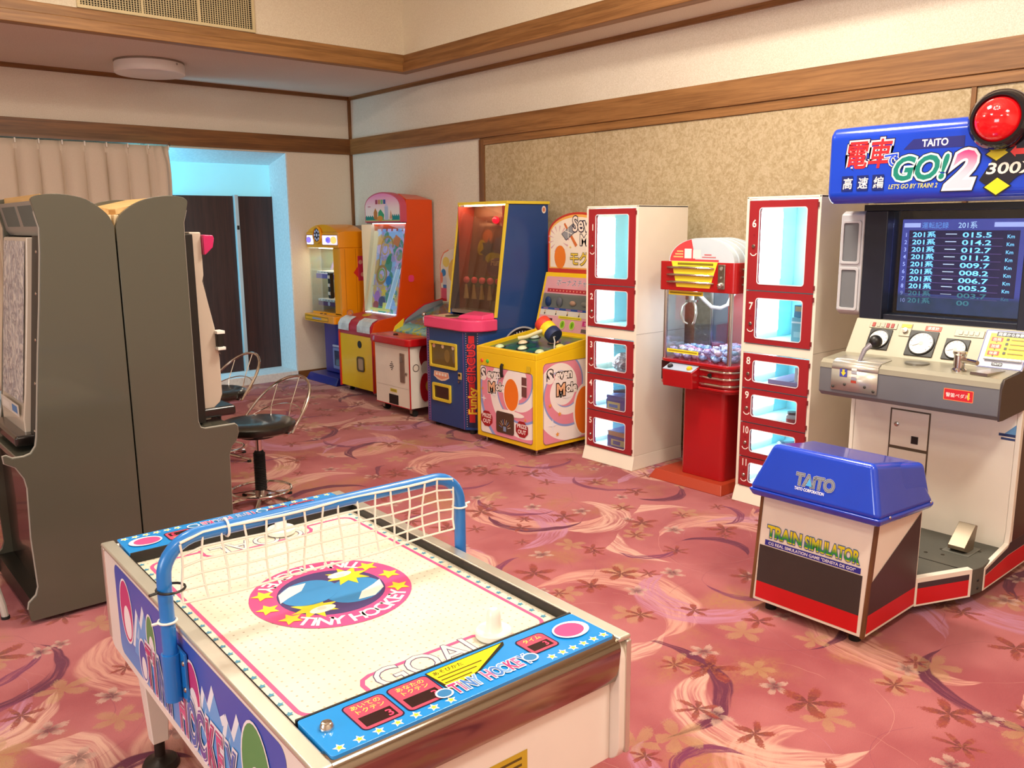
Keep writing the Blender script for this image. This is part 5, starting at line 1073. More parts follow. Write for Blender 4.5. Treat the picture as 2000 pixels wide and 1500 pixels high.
b.prism(P, 'x', 4.125, 4.40); b.build('arched_crown', OG, og); b = MB(); b.prism([(y, 1.49+(z-1.49)*0.85) for y, z in P], 'x', 4.40, 4.64); b.build('rear_crown', pm('#a08068', 0.5), og)
MB().lathe([(0.085, 0), (0.085, 0.012), (0.076, 0.02), (0.07, 0.02), (0.068, 0.012), (0.0, 0.012)], (4.12, 7.715, 1.462), 28, ax2=(-1, 0, 0)).build('clock_bezel', OG, og)
d = front(4.107, 7.715, 1.462); d.ell(0, 0, 0.064, 0.064, '#2c2430', 26).dots([(0.046*math.cos(2*PI*i/8), 0.046*math.sin(2*PI*i/8)) for i in range(8)], 0.013, '#d8c8e0', 8).ell(0, 0, 0.016, 0.016, '#e8e0e8', 12).build('clock_face', og)
d = front(4.12, yb+0.01, 0, emit=0.8)
for a, c in ((0.01, 0.15), (0.33, 0.625)): d.rrect(a-0.006, 1.364, c+0.006, 1.466, 0.012, '#6a3a20').rrect(a, 1.37, c, 1.46, 0.01, '#e8dcf4').ell((a+c)/2-0.03, 1.415, 0.05, 0.03, '#8a70e0', 18)
d.ell(0.55, 1.415, 0.06, 0.035, '#f0c86a', 18).rect(0.40, 1.40, 0.46, 1.43, '#6a60d0').build('lit_sign', og)
d = nearside(4.14, ya, 0); d.line([(0.05, 0.70), (0.05, 1.33)], 0.006, '#c87808').line([(0.17, 0.70), (0.17, 1.33)], 0.006, '#c87808').poly([(0.14, 1.10), (0.19, 1.05), (0.24, 1.10), (0.19, 1.16)], '#d8342a').rect(0.19, 1.02, 0.40, 1.26, '#d83a5a').dots([(0.22, 1.20), (0.28, 1.18), (0.24, 1.08)], 0.022, '#f2b8a0', 10).build('side_print', og)
# ================================================================ train driving simulator
tr = thing('train_simulator', (3.7, 1.6, 0), 'train driving simulator with blue sign, screen, console and blue-topped bench', 'arcade game')
WL = pm('#efe8da', 0.38, 0, 0.02, name='simulator_cream', coat=0.15); SG = pm('#6c6c70', 0.38, 0.1, 0.04, name='console_grey'); DKG = pm('#57564e', 0.7, 0, 0.08, name='platform_rubber', bump=0.3)
SRED = '#d0141a'; SBLK = '#3a3236'; BL = pm('#1443c8', 0.18, 0, 0.03, coat=0.6, name='simulator_blue')
ya, yb = 1.235, 1.985
# upright cabinet
MB().prism([(3.875, 0.045), (3.875, 0.775), (3.92, 1.08), (4.05, 1.08), (4.05, 1.62), (4.60, 1.62), (4.60, 0.045)], 'y', ya+0.02, yb-0.02).build('cabinet', WL, tr, bevel=0.004)
SIDE = [(3.66, 0.045), (3.66, 0.155), (3.885, 0.175), (3.875, 0.20), (3.875, 0.90), (3.95, 1.10), (3.95, 1.64), (4.60, 1.64), (4.60, 0.045)]
for yy in (ya, yb-0.02): MB().prism([(3.62, 0.045), (3.62, 0.145), (3.865, 0.185), (3.873, 0.24), (3.873, 0.90), (3.96, 1.10), (3.96, 1.63), (4.60, 1.63), (4.60, 0.045)] if yy < 1.5 else [(3.873, 0.045), (3.873, 0.90), (3.96, 1.10), (3.96, 1.63), (4.60, 1.63), (4.60, 0.045)], 'y', yy, yy+0.02).build('side_panel', WL, tr, bevel=0.003)
# coin door
dd = [(yb-0.202, 0.505), (yb-0.374, 0.69)]
f_ = box('coin_door', (3.869, 3.875, 1.612, 1.782, 0.522, 0.692), WL, tr, bevel=0.002); box('lower_door', (3.869, 3.875, 1.612, 1.784, 0.30, 0.508), WL, tr, bevel=0.002)
MB().box(3.8735, 3.8752, 1.606, 1.79, 0.294, 0.698).build('door_gap', pm('#5a4c3c', 0.6), tr)
MB().lathe([(0.011, 0), (0.011, 0.004), (0.006, 0.006), (0.0, 0.006)], (3.869, 1.755, 0.625), 16, ax2=(-1, 0, 0)).build('lock', STEEL, f_); box('coin_slot', (3.866, 3.869, 1.652, 1.683, 0.545, 0.58), BLACK, f_)
d = front(3.875, 1.40, 0); d.poly([(0.10, 0.66), (0.155, 0.715), (0.155, 0.66)], '#6aa0d0').rect(0.08, 0.65, 0.155, 0.662, '#2a3a6a').rect(0.09, 0.635, 0.15, 0.645, '#3a4a7a').build('maker_sticker', tr)
# side colour bands of the cabinet
d = nearside(3.62, ya, 0); d.rect(0.28, 0.19, 0.96, 0.70, '#4a2c28').poly([(0.012, 0.055), (0.97, 0.055), (0.97, 0.135), (0.25, 0.135), (0.012, 0.11)], SRED).poly([(0.012, 0.112), (0.25, 0.137), (0.97, 0.137), (0.97, 0.19), (0.26, 0.19), (0.24, 0.172), (0.012, 0.135)], SBLK)
d.build('side_print', tr)
# foot platform
pl = [(3.27, 1.36), (3.532, 1.25), (3.60, 1.236), (3.66, 1.24), (3.875, 1.256), (3.875, 1.965), (3.27, 1.84)]
MB().prism(pl, 'z', 0.045, 0.158).build('platform', DKG, tr, bevel=0.004)
box('platform_seam', (3.506, 3.512, 1.262, 1.87, 0.158, 0.1592), BLACK, tr)
u = Vector((3.532-3.27, 1.25-1.36, 0)); L = u.length; d = Dec((3.27, 1.36, 0), u, (0, 0, 1), base=0.001)
MB().hull([(3.27, 1.359, 0.042), (3.532, 1.249, 0.042), (3.536, 1.259, 0.042), (3.274, 1.369, 0.042), (3.27, 1.359, 0.162), (3.532, 1.249, 0.162), (3.545, 1.274, 0.162), (3.283, 1.384, 0.162)]).build('skirt', WL, tr, bevel=0.001)
d.rect(0.010, 0.050, L-0.014, 0.118, SRED).rect(0.010, 0.118, L-0.014, 0.142, SBLK).build('skirt_print', tr)
for zz in (0.07, 0.105): MB().dome((3.575, 1.240, zz), 0.006, 0.004, ax2=(-0.2, -1, 0), n=10, m=3).build('bolt', BLACK, tr)
# pedal
MB().prism([(3.665, 0.175), (3.665, 0.19), (3.765, 0.27), (3.785, 0.262), (3.76, 0.16), (3.70, 0.16)], 'y', 1.335, 1.405).build('pedal', pm('#857764', 0.35, 0.6, name='pedal_metal'), tr, bevel=0.002)
MB().box(3.655, 3.79, 1.315, 1.425, 0.158, 0.161).build('pedal_plate', pm('#6a6a62', 0.6), tr)
for px, py in ((3.61, 1.40), (3.585, 1.46), (3.67, 1.43), (3.76, 1.31)): MB().dome((px, py, 0.158), 0.008, 0.004, n=10, m=3).build('bolt', pm('#3a362c', 0.5, 0.5), tr)
# console
prof = [(3.60, 0.785), (3.60, 0.895), (3.605, 0.918), (3.625, 0.932), (3.80, 0.945), (3.875, 0.945), (3.875, 0.775), (3.625, 0.765)]
MB().prism(prof, 'y', ya+0.002, yb+0.022).build('console', SG, tr, bevel=0.004)
CT = pm('#a59f8c', 0.32, 0.3, 0.04, name='console_top')
b = MB(); q = [(3.5985, 0.897), (3.603, 0.919), (3.624, 0.934), (3.80, 0.9475)]
for i in range(3): b.add([(q[i][0], ya+0.004, q[i][1]), (q[i][0], yb+0.02, q[i][1]), (q[i+1][0], yb+0.02, q[i+1][1]), (q[i+1][0], ya+0.004, q[i+1][1])], [(0, 1, 2, 3)])
b.build('console_top', CT, tr)
MB().prism([(3.602, 0.767), (3.602, 0.895), (3.625, 0.932), (3.88, 0.945), (3.88, 0.775), (3.64, 0.765)], 'y', ya-0.004, ya+0.002).build('console_end', pm('#3c2c2a', 0.4), tr)
MB().prism([(3.80, 0.944), (3.895, 1.10), (3.96, 1.10), (3.96, 0.94)], 'y', ya+0.004, yb+0.01).build('dash', pm('#b3ab96', 0.45, 0.1, 0.03, name='dash_beige'), tr, bevel=0.003)
ds = Vector((0.095, 0, 0.156)).normalized(); dn = Vector((-0.156, 0, 0.095)).normalized(); O = Vector((3.80, yb+0.01, 0.944)); P3 = lambda u_, v_, h=0.0: O+Vector((0, -u_, 0))+ds*v_+dn*h
def dash_plate(u0, v0, u1, v1, h, name, mat, par=tr):
    return MB().hull([P3(u0, v0), P3(u1, v0), P3(u1, v1), P3(u0, v1), P3(u0, v0, h), P3(u1, v0, h), P3(u1, v1, h), P3(u0, v1, h)]).build(name, mat, par, bevel=0.0015, seg=1)
PLT = pm('#a8a08c', 0.4, 0.2)
def gauge(u_, v_, s_, nd):
    g = dash_plate(u_-s_, v_-s_, u_+s_, v_+s_, 0.006, 'gauge', BLACK)
    MB().lathe([(s_*0.92, 0.006), (s_*0.92, 0.011), (s_*0.84, 0.012), (s_*0.82, 0.008), (0.0, 0.008)], P3(u_, v_), 28, ax2=dn).build('bezel', BLACK, g)
    d = Dec(P3(u_, v_, 0.008), (0, -1, 0), ds); d.ell(0, 0, s_*0.82, s_*0.82, '#f0ece2', 28)
    for k in range(11): a = math.radians(225-27*k); d.line([(s_*0.62*math.cos(a), s_*0.62*math.sin(a)), (s_*0.76*math.cos(a), s_*0.76*math.sin(a))], 0.0018, '#4a463c')
    d.line([(0, 0), (s_*0.6*math.cos(nd), s_*0.6*math.sin(nd))], 0.0022, '#6a6454').ell(0, 0, s_*0.15, s_*0.15, '#c8c4b8', 14).build('dial', g)
gauge(0.14, 0.082, 0.052, 3.6); gauge(0.335, 0.08, 0.062, 3.6); gauge(0.485, 0.068, 0.050, 3.5)
g = dash_plate(0.075, 0.138, 0.205, 0.168, 0.004, 'lamp_plate', PLT)
for k, c in enumerate(('#a03428', '#b0a890', '#a8a898', '#9a2c28', '#9a2c28')): dash_plate(0.088+k*0.022, 0.143, 0.103+k*0.022, 0.165, 0.007, 'lamp', pm(c, 0.4), g)
g = dash_plate(0.222, 0.108, 0.272, 0.172, 0.004, 'key_plate', PLT); dash_plate(0.225, 0.150, 0.270, 0.168, 0.006, 'key_label', pm('#e8c828', 0.4), g)
MB().lathe([(0.012, 0.004), (0.012, 0.014), (0.0, 0.015)], P3(0.247, 0.135), 16, ax2=dn).build('key_switch', STEEL, g)
dash_plate(0.33, 0.146, 0.40, 0.170, 0.002, 'red_sticker', pm('#d8482c', 0.4)); d = Dec(P3(0.33, 0.146, 0.002), (0, -1, 0), ds); d.text('速度計', 0.035, 0.006, 0.017, '#f6e8e0', 'C', bold=0.01).build('sticker_print', tr)
g = dash_plate(0.46, 0.132, 0.58, 0.166, 0.004, 'counter_plate', PLT)
for k in range(4): dash_plate(0.478+k*0.022, 0.140, 0.494+k*0.022, 0.160, 0.007, 'counter_digit', pm('#c8c2b0', 0.4), g)
# instruction card on the dash
g = dash_plate(0.585, 0.0, 0.765, 0.176, 0.006, 'instruction_card', pm('#c9cce0', 0.3))
d = Dec(P3(0.585, 0.0, 0.006), (0, -1, 0), ds); d.line(rr(0.003, 0.003, 0.177, 0.173, 0.006), 0.003, '#4a5098', True).rect(0.022, 0.050, 0.18, 0.160, '#f4dc28').rect(0.045, 0.146, 0.18, 0.168, '#1c1c28').text('発車から停車まで', 0.05, 0.151, 0.0165, '#f8f8f8', bold=0.012)
for k in range(3): d.rect(0.03, 0.122-k*0.032, 0.075, 0.142-k*0.032, '#e0402a').poly([(0.049, 0.121-k*0.032), (0.057, 0.121-k*0.032), (0.053, 0.113-k*0.032)], '#2a2418').text(('出発', '加速', '停車')[k], 0.0525, 0.126-k*0.032, 0.016, '#f8e8d8', 'C', bold=0.01)
for k in range(4): d.rrect(0.088, 0.128-k*0.021, 0.099, 0.140-k*0.021, 0.002, '#3a3a30').rect(0.106, 0.131-k*0.021, 0.165, 0.136-k*0.021, '#8a7a20')
d.rect(0.06, 0.012, 0.10, 0.026, '#1c1c24').text('TAITO', 0.08, 0.015, 0.012, '#f4f4f4', 'C', bold=0.02).build('card_print', g)
MB().tube([P3(0.61, 0.04, 0.014), P3(0.755, 0.04, 0.014)], 0.007, 8).build('card_clip', pm('#d8d8e0', 0.2, 0.5), tr)
# mascon lever, brake handle, cover plate, stickers
b = MB(); pw = [(3.5965, 0.80), (3.5965, 0.895), (3.6005, 0.922), (3.622, 0.9365), (3.72, 0.944)]
for i in range(4): b.add([(pw[i][0]-0.002, yb-0.04, pw[i][1]+0.001), (pw[i][0]-0.002, yb-0.255, pw[i][1]+0.001), (pw[i+1][0]-0.002, yb-0.255, pw[i+1][1]+0.001), (pw[i+1][0]-0.002, yb-0.04, pw[i+1][1]+0.001)], [(0, 1, 2, 3)])
mp = b.build('lever_plate', pm('#c2bcb0', 0.3, 0.4, 0.03), tr); so = mp.modifiers.new('solid', 'SOLIDIFY'); so.thickness = 0.003
for u_, zz in ((0.05, 0.815), (0.105, 0.83), (0.20, 0.83), (0.24, 0.815)): MB().dome((3.594, yb-u_, zz), 0.007, 0.004, ax2=(-1, 0, 0), n=10, m=3).build('rivet', pm('#4a4640', 0.4, 0.5), tr)
d = front(3.594, yb, 0)
for k, c in enumerate(('#f2f2f0', '#b0b0b8', '#f2f2f0', '#9a9aa8', '#b04030')): d.rect(0.135, 0.898-k*0.014, 0.160, 0.909-k*0.014, c)
d.build('lever_scale', tr); d = front(3.594, yb, 0); d.rect(0.08, 0.865, 0.115, 0.90, '#4a50a8').poly([(0.085, 0.885), (0.0975, 0.868), (0.11, 0.885), (0.103, 0.885), (0.103, 0.898), (0.092, 0.898), (0.092, 0.885)], '#f0d83a').build('lever_sticker', tr)
lv = MB().tube([(3.63, yb-0.15, 0.935), (3.66, yb-0.155, 0.985), (3.69, yb-0.17, 1.01)], [0.008, 0.011, 0.013], 10).build('power_lever', pm('#a8a8b8', 0.2, 0.8), tr)
MB().ball((3.705, yb-0.18, 1.022), 0.030, 16, 10).build('lever_knob', BLACK, lv)
MB().lathe([(0.030, 0.936), (0.030, 0.945), (0.022, 0.952), (0.022, 1.005), (0.027, 1.012), (0.027, 1.02), (0.0, 1.021)], (3.68, 1.43, 0), 20).build('brake_boss', CHROME, tr)
MB().tube([(3.68, 1.43, 0.985), (3.66, 1.39, 0.987), (3.64, 1.345, 0.985)], [0.014, 0.011, 0.010], 10).build('brake_handle', CHROME, tr)
MB().prism([(3.63, 1.30), (3.76, 1.28), (3.77, 1.34), (3.64, 1.37)], 'z', 0.936, 0.948).build('brake_plate', STEEL, tr)
MB().lathe([(0.05, 0.936), (0.05, 0.947), (0.0, 0.948)], (3.72, 1.62, 0), 20).build('dash_disc', pm('#7a766c', 0.3, 0.4), tr)
d = front(3.60, yb, 0); d.rrect(0.535, 0.826, 0.652, 0.875, 0.004, '#f08a50').rrect(0.538, 0.829, 0.649, 0.872, 0.003, '#d02228').text('警笛ペダル', 0.544, 0.842, 0.0185, '#f8ece4', bold=0.012).poly([(0.633, 0.834), (0.626, 0.846), (0.630, 0.846), (0.630, 0.866), (0.637, 0.866), (0.637, 0.846), (0.641, 0.846)], '#f2c83a').build('pedal_sticker', tr)
# screen housing
box('screen_hood', (3.90, 3.952, ya+0.0205, yb+0.012, 1.60, 1.628), BLACK, tr)
HS = pm('#1b1e2c', 0.35, 0, 0.015, name='housing_navy')
for a, c in ((yb-0.10, yb+0.006), (ya+0.004, ya+0.07)): box('screen_cheek', (3.905, 4.04, a, c, 1.09, 1.60), HS, tr, bevel=0.004)
box('screen_sill', (3.92, 4.04, ya+0.07, yb-0.10, 1.09, 1.125), HS, tr, bevel=0.003)
box('screen_back', (4.035, 4.04, ya+0.07, yb-0.10, 1.125, 1.60), pm('#0c0e16', 0.15, coat=0.6), tr)
SCR = NT('screen_blue'); o = SCR.obj(); x_, y_, z_ = SCR.sep(o); f = SCR.noise(o, 30.0, 2.0); c1 = SCR.mix(SCR.step(z_, 1.20, 1.235), lin('#1f3c4c'), lin('#4a50a8')); SCR.col((0.01, 0.01, 0.02, 1)); SCR.set(Roughness=0.12); SCR.put(SCR.b.inputs['Emission Color'], SCR.mix(SCR.m('MULTIPLY', f, 0.25), c1, lin('#6a70c8'))); SCR.b.inputs['Emission Strength'].default_value = 0.85
sy, sz = 1.868, 1.135; sw, sh = 0.535, 0.425
box('screen', (4.018, 4.034, sy-sw, sy, sz, sz+sh), SCR.mat, tr, bevel=0.004)
EM = lambda c, e: pm(c, 0.4, emit=e, var=0.02)
d = Dec((4.018, sy, sz), (0, -1, 0), (0, 0, 1)); d.rect(0.035, 0.085, 0.505, 0.375, EM('#1c1640', 0.8)).rect(0.01, 0.388, 0.085, 0.408, EM('#b0b8f0', 0.9)).rect(0.40, 0.39, 0.52, 0.41, EM('#b0b8f0', 0.9))
d.text('運転記録', 0.09, 0.386, 0.03, EM('#6a9ae0', 0.9)).text('201系', 0.25, 0.386, 0.033, EM('#b8d4f8', 1.0), bold=0.0)
rows = ['015.5', '014.2', '012.7', '011.2', '009.7', '008.2', '006.7', '005.2', '003.7', '00']
for i, rw in enumerate(rows):
    z_ = 0.345-i*0.0335; e = 1.25 if i < 8 else 0.25; c = '#7fd0f8' if i < 8 else '#4a90a0'
    d.text(str(i+1), 0.016, z_, 0.026, EM('#a8b0f0', e*0.8), bold=0.01).text('201系', 0.052, z_, 0.030, EM(c, e), bold=0.02, sx=1.42).text(rw, 0.272, z_, 0.030, EM(c, e), bold=0.02, sx=1.85)
    if i < 9: d.rect(0.20, z_+0.012, 0.248, z_+0.015, EM('#c8d8f0', e)).text('Km', 0.455, z_-0.003, 0.022, EM(c, e*0.9), bold=0.01).rect(0.04, z_-0.005, 0.44, z_-0.0035, EM('#7a60a8', e*0.5))
d.build('screen_text', tr)
MB().box(3.962, 3.965, ya+0.072, yb-0.102, 1.126, 1.598).build('screen_glass', GLASS, tr)
# speaker box beside the screen
sb = MB().prism([(3.90, 1.13), (3.90, 1.585), (3.93, 1.60), (4.06, 1.60), (4.06, 1.11), (3.93, 1.11)], 'y', yb+0.008, yb+0.125).build('speaker_box', pm('#c4c4c8', 0.35, 0.1, 0.04, name='speaker_grey'), tr, bevel=0.008)
for a, c in ((1.145, 1.325), (1.365, 1.545)):
    g = ringprism(rr(yb+0.018, a-0.012, yb+0.116, c+0.012, 0.012), rr(yb+0.030, a, yb+0.104, c, 0.008), 'x', 3.892, 3.90).build('grille_frame', pm('#c4c4c8', 0.35, 0.1, 0.04, name='speaker_grey'), tr, bevel=0.002); box('grille', (3.8985, 3.8995, yb+0.03, yb+0.104, a, c), pm('#6d7074', 0.6, bump=0.6, bscale=700), g)
# blue sign
hx = 3.70; hy0, hy1 = 1.135, 2.085; hz0, hz1 = 1.635, 1.955
MB().prism([(hx, 1.655), (hx, 1.94), (hx+0.025, 1.962), (3.95, 1.99), (4.25, 1.97), (4.25, 1.64), (3.92, 1.632), (hx+0.03, 1.632)], 'y', hy0, hy1).build('sign_box', BL, tr, bevel=0.03, seg=4)
d = front(hx, hy1, 0, base=0.001)
d.poly([(0.345, 1.850), (0.385, 1.890), (0.592, 1.890), (0.592, 1.846)], '#232878').text('TAiTO', 0.422, 1.857, 0.040, '#f4f4f8', bold=0.025, fit=0.106)
d.text('電車', 0.082, 1.793, 0.128, '#e02830', bold=0.02, shear=0.15, fit=0.216, out=[('#1a1440', 0.085), ('#f6dcdc', 0.055)])
d.text('で', 0.262, 1.786, 0.068, '#2850d8', bold=0.02, out=[('#1a1440', 0.09), ('#e8e8f8', 0.055)])
GR = NT('sign_pink'); gx, gy, gz = GR.sep(GR.obj()); GR.col(GR.mix(GR.step(gz, 1.72, 1.85), lin('#f2c8d8'), lin('#d01878'))); GR.set(Roughness=0.3)
d.text('GO!', 0.296, 1.726, 0.134, '#108070', bold=0.03, shear=0.25, fit=0.243, out=[('#101430', 0.085), ('#d8f0e8', 0.058)])
d.text('2', 0.531, 1.690, 0.196, GR.mat, bold=0.035, shear=0.28, fit=0.115, out=[('#101430', 0.075), ('#f4e0ea', 0.052)])
for k, ch in enumerate('高速編'): d.rect(0.076+k*0.071, 1.686, 0.128+k*0.071, 1.752, '#14246a').text(ch, 0.080+k*0.071, 1.699, 0.052, '#f0ece0', bold=0.015, shear=0.1, sx=0.9)
d.text("LET'S GO BY TRAIN! 2", 0.291, 1.689, 0.0265, '#e0d45a', bold=0.012, shear=0.25, fit=0.208)
d.poly([(0.66, 1.71), (0.735, 1.84), (0.80, 1.86), (0.94, 1.86), (0.94, 1.78), (0.80, 1.72), (0.735, 1.655)], '#181420')
for cx_, cy_, k in ((0.718, 1.812, 0.9), (0.728, 1.685, 1.05)): d.poly([(cx_-0.050*k, cy_-0.004), (cx_, cy_-0.040*k), (cx_+0.052*k, cy_), (cx_, cy_+0.038*k)], '#14141c').poly([(cx_-0.043*k, cy_-0.003), (cx_, cy_-0.032*k), (cx_+0.045*k, cy_), (cx_, cy_+0.031*k)], '#e0d020')
d.text('300X', 0.680, 1.733, 0.060, '#f0e8dc', bold=0.02, shear=0.12, fit=0.195).poly([(0.766, 1.814), (0.786, 1.836), (0.786, 1.825), (0.87, 1.825), (0.87, 1.803), (0.786, 1.803), (0.786, 1.794)], '#d83a38')
d.build('sign_print', tr)
MB().lathe([(0.115, -0.05), (0.118, 0.0), (0.112, 0.03), (0.098, 0.045), (0.088, 0.045), (0.083, 0.03), (0.0, 0.03)], (hx-0.008, 1.362, 1.936), 36, ax2=(-1, 0, 0.05)).build('lamp_bezel', pm('#14141a', 0.15, coat=0.7, name='gloss_black'), tr)
MB().dome((hx-0.038, 1.362, 1.936), 0.084, 0.062, ax2=(-1, 0, 0.05), n=36, m=10).build('red_lamp', pm('#e01018', 0.08, 0, 0.02, coat=0.9, emit=0.25, name='red_lens'), tr)
# ---- bench unit
bx0, bx1, by0, by1 = 2.86, 3.275, 1.36, 1.84
bn = MB().hull([(bx0, by0, 0.045), (bx1, by0, 0.045), (bx1, by1, 0.045), (bx0, by1, 0.045), (bx0+0.035, by0-0.01, 0.50), (bx1-0.02, by0-0.01, 0.50), (bx1-0.02, by1-0.02, 0.50), (bx0+0.035, by1-0.02, 0.50)]).build('bench', WL, tr, bevel=0.002)
def lerp(p, q, t): return tuple(a+(b_-a)*t for a, b_ in zip(p, q))
WD = wood('bench_edge_wood', '#5c3a20', '#7d5430', 'z')
for yy in (by0-0.001, by1-0.012):
    MB().hull([(bx0-0.003, yy, 0.043), (bx0+0.012, yy, 0.043), (bx0+0.012, yy+0.013, 0.043), (bx0-0.003, yy+0.013, 0.043), (bx0+0.032, yy-0.010, 0.50), (bx0+0.047, yy-0.010, 0.50), (bx0+0.047, yy+0.003, 0.50), (bx0+0.032, yy+0.003, 0.50)]).build('wood_edge', WD, bn)
fu_ = Vector((0, -1, 0)); fv = Vector((0.035, 0, 0.455)).normalized()
d = Dec((bx0, by1, 0.045), fu_, fv, base=0.0012); Wb = by1-by0
d.rect(0.022, 0.012, Wb-0.026, 0.080, SRED).rect(0.022, 0.080, Wb-0.026, 0.232, '#3c3634').rect(0.045, 0.236, Wb-0.035, 0.258, '#2a309a')
d.text('CG REAL SIMULATION GAME "DENSYA DE GO!"', 0.06, 0.241, 0.0165, '#f2f2f6', bold=0.02, fit=0.365)
TG = NT('title_gradient'); gx, gy, gz = TG.sep(TG.obj()); TG.col(TG.mix(TG.step(TG.m('FRACT', TG.m('MULTIPLY', gz, 22.0)), 0.2, 0.8), lin('#2f9a3a'), lin('#e8d820'))); TG.set(Roughness=0.35)
d.text('TRAIN', 0.052, 0.272, 0.066, TG.mat, bold=0.04, fit=0.150, out=[('#3a60a0', 0.05)]).text('SIMULATOR', 0.215, 0.272, 0.066, TG.mat, bold=0.04, fit=0.222, out=[('#3a60a0', 0.05)]).build('front_print', bn)
sv = Vector((0, -0.01, 0.455)).normalized(); d = Dec((bx0, by0, 0.045), (1, 0, 0), sv, base=0.0012)
d.poly([(0.016, 0.012), (0.405, 0.012), (0.402, 0.085), (0.018, 0.085)], SRED).poly([(0.018, 0.085), (0.402, 0.085), (0.388, 0.40), (0.022, 0.212)], '#3a2c2c').build('side_print', bn)
# blue moulded seat pad
P8 = [(2.825, 1.315, 0.50), (3.30, 1.325, 0.462), (3.30, 1.86, 0.462), (2.825, 1.84, 0.52)]
st = MB(); ring0 = [(2.83, 1.32, 0.515), (3.27, 1.325, 0.462), (3.31, 1.36, 0.515), (3.31, 1.81, 0.515), (3.27, 1.85, 0.47), (2.83, 1.845, 0.53)]
st.hull([(2.845, 1.325, 0.485), (3.27, 1.325, 0.46), (3.27, 1.845, 0.46), (2.845, 1.845, 0.485), (2.822, 1.312, 0.52), (3.295, 1.318, 0.485), (3.295, 1.852, 0.485), (2.822, 1.855, 0.52)])
pad = st.build('seat_shell', BL, bn, bevel=0.012, seg=3)
MB().hull([(2.824, 1.314, 0.515), (3.293, 1.320, 0.48), (3.293, 1.850, 0.48), (2.824, 1.853, 0.515), (2.868, 1.365, 0.706), (3.20, 1.372, 0.650), (3.20, 1.80, 0.650), (2.868, 1.775, 0.706)]).build('seat_pad', BL, bn, bevel=0.022, seg=4)
MB().hull([(3.03, 1.335, 0.55), (3.29, 1.338, 0.50), (3.29, 1.83, 0.50), (3.03, 1.83, 0.55), (2.985, 1.375, 0.678), (3.235, 1.345, 0.645), (3.235, 1.825, 0.645), (2.985, 1.79, 0.678)]).build('seat_hump', BL, bn, bevel=0.02, seg=4)
for p in ((2.905, 1.315, 0.513), (3.25, 1.320, 0.492)): MB().dome(p, 0.006, 0.004, ax2=(0, -1, 0), n=10, m=3).build('screw', CHROME, bn)
fn = Vector((0.044, 0, 0.191)).normalized(); d = Dec((2.824, 1.853, 0.515), (0, -1, 0), fn, base=0.0022); 
d.text('TAiTO', 0.20, 0.062, 0.062, '#8a8f9a', bold=0.02, fit=0.155, out=[('#d8dce4', 0.05), ('#20242c', 0.03)]).poly([(0.243, 0.064), (0.268, 0.064), (0.256, 0.095)], '#50b0f0').text('TAITO CORPORATION', 0.20, 0.042, 0.016, '#f2f4fa', bold=0.03, fit=0.12).build('seat_logo', bn)
for px, py in ((2.92, 1.42), (2.92, 1.78), (3.22, 1.78), (3.22, 1.42), (3.55, 1.35), (3.70, 1.90), (4.0, 1.30), (4.5, 1.30), (4.5, 1.92), (4.0, 1.92)): MB().cyl((px, py, 0), 0.022, 0.045, n=14).build('caster', RUBBER, tr)
# ================================================================ air hockey table (built in its own frame, x across, y along)
HK = thing('air_hockey_table', (0.9855, 1.8645, 0), 'white and blue air hockey table with a net across the middle', 'game table', rz=math.radians(-1.7))
HW = pm('#efe6dc', 0.35, 0, 0.015, coat=0.2, name='hockey_white'); hb = lambda mb, n, m, p=HK, **k: mb.build(n, m, p, world=False, **k)
BLT = pm('#1f78c8', 0.3, 0, 0.03, coat=0.3, name='blue_tube'); RAIL = pm('#e2dccd', 0.3, 0.75, 0.04, name='rail_metal')
X, Y, ZT = 0.382, 0.686, 0.65
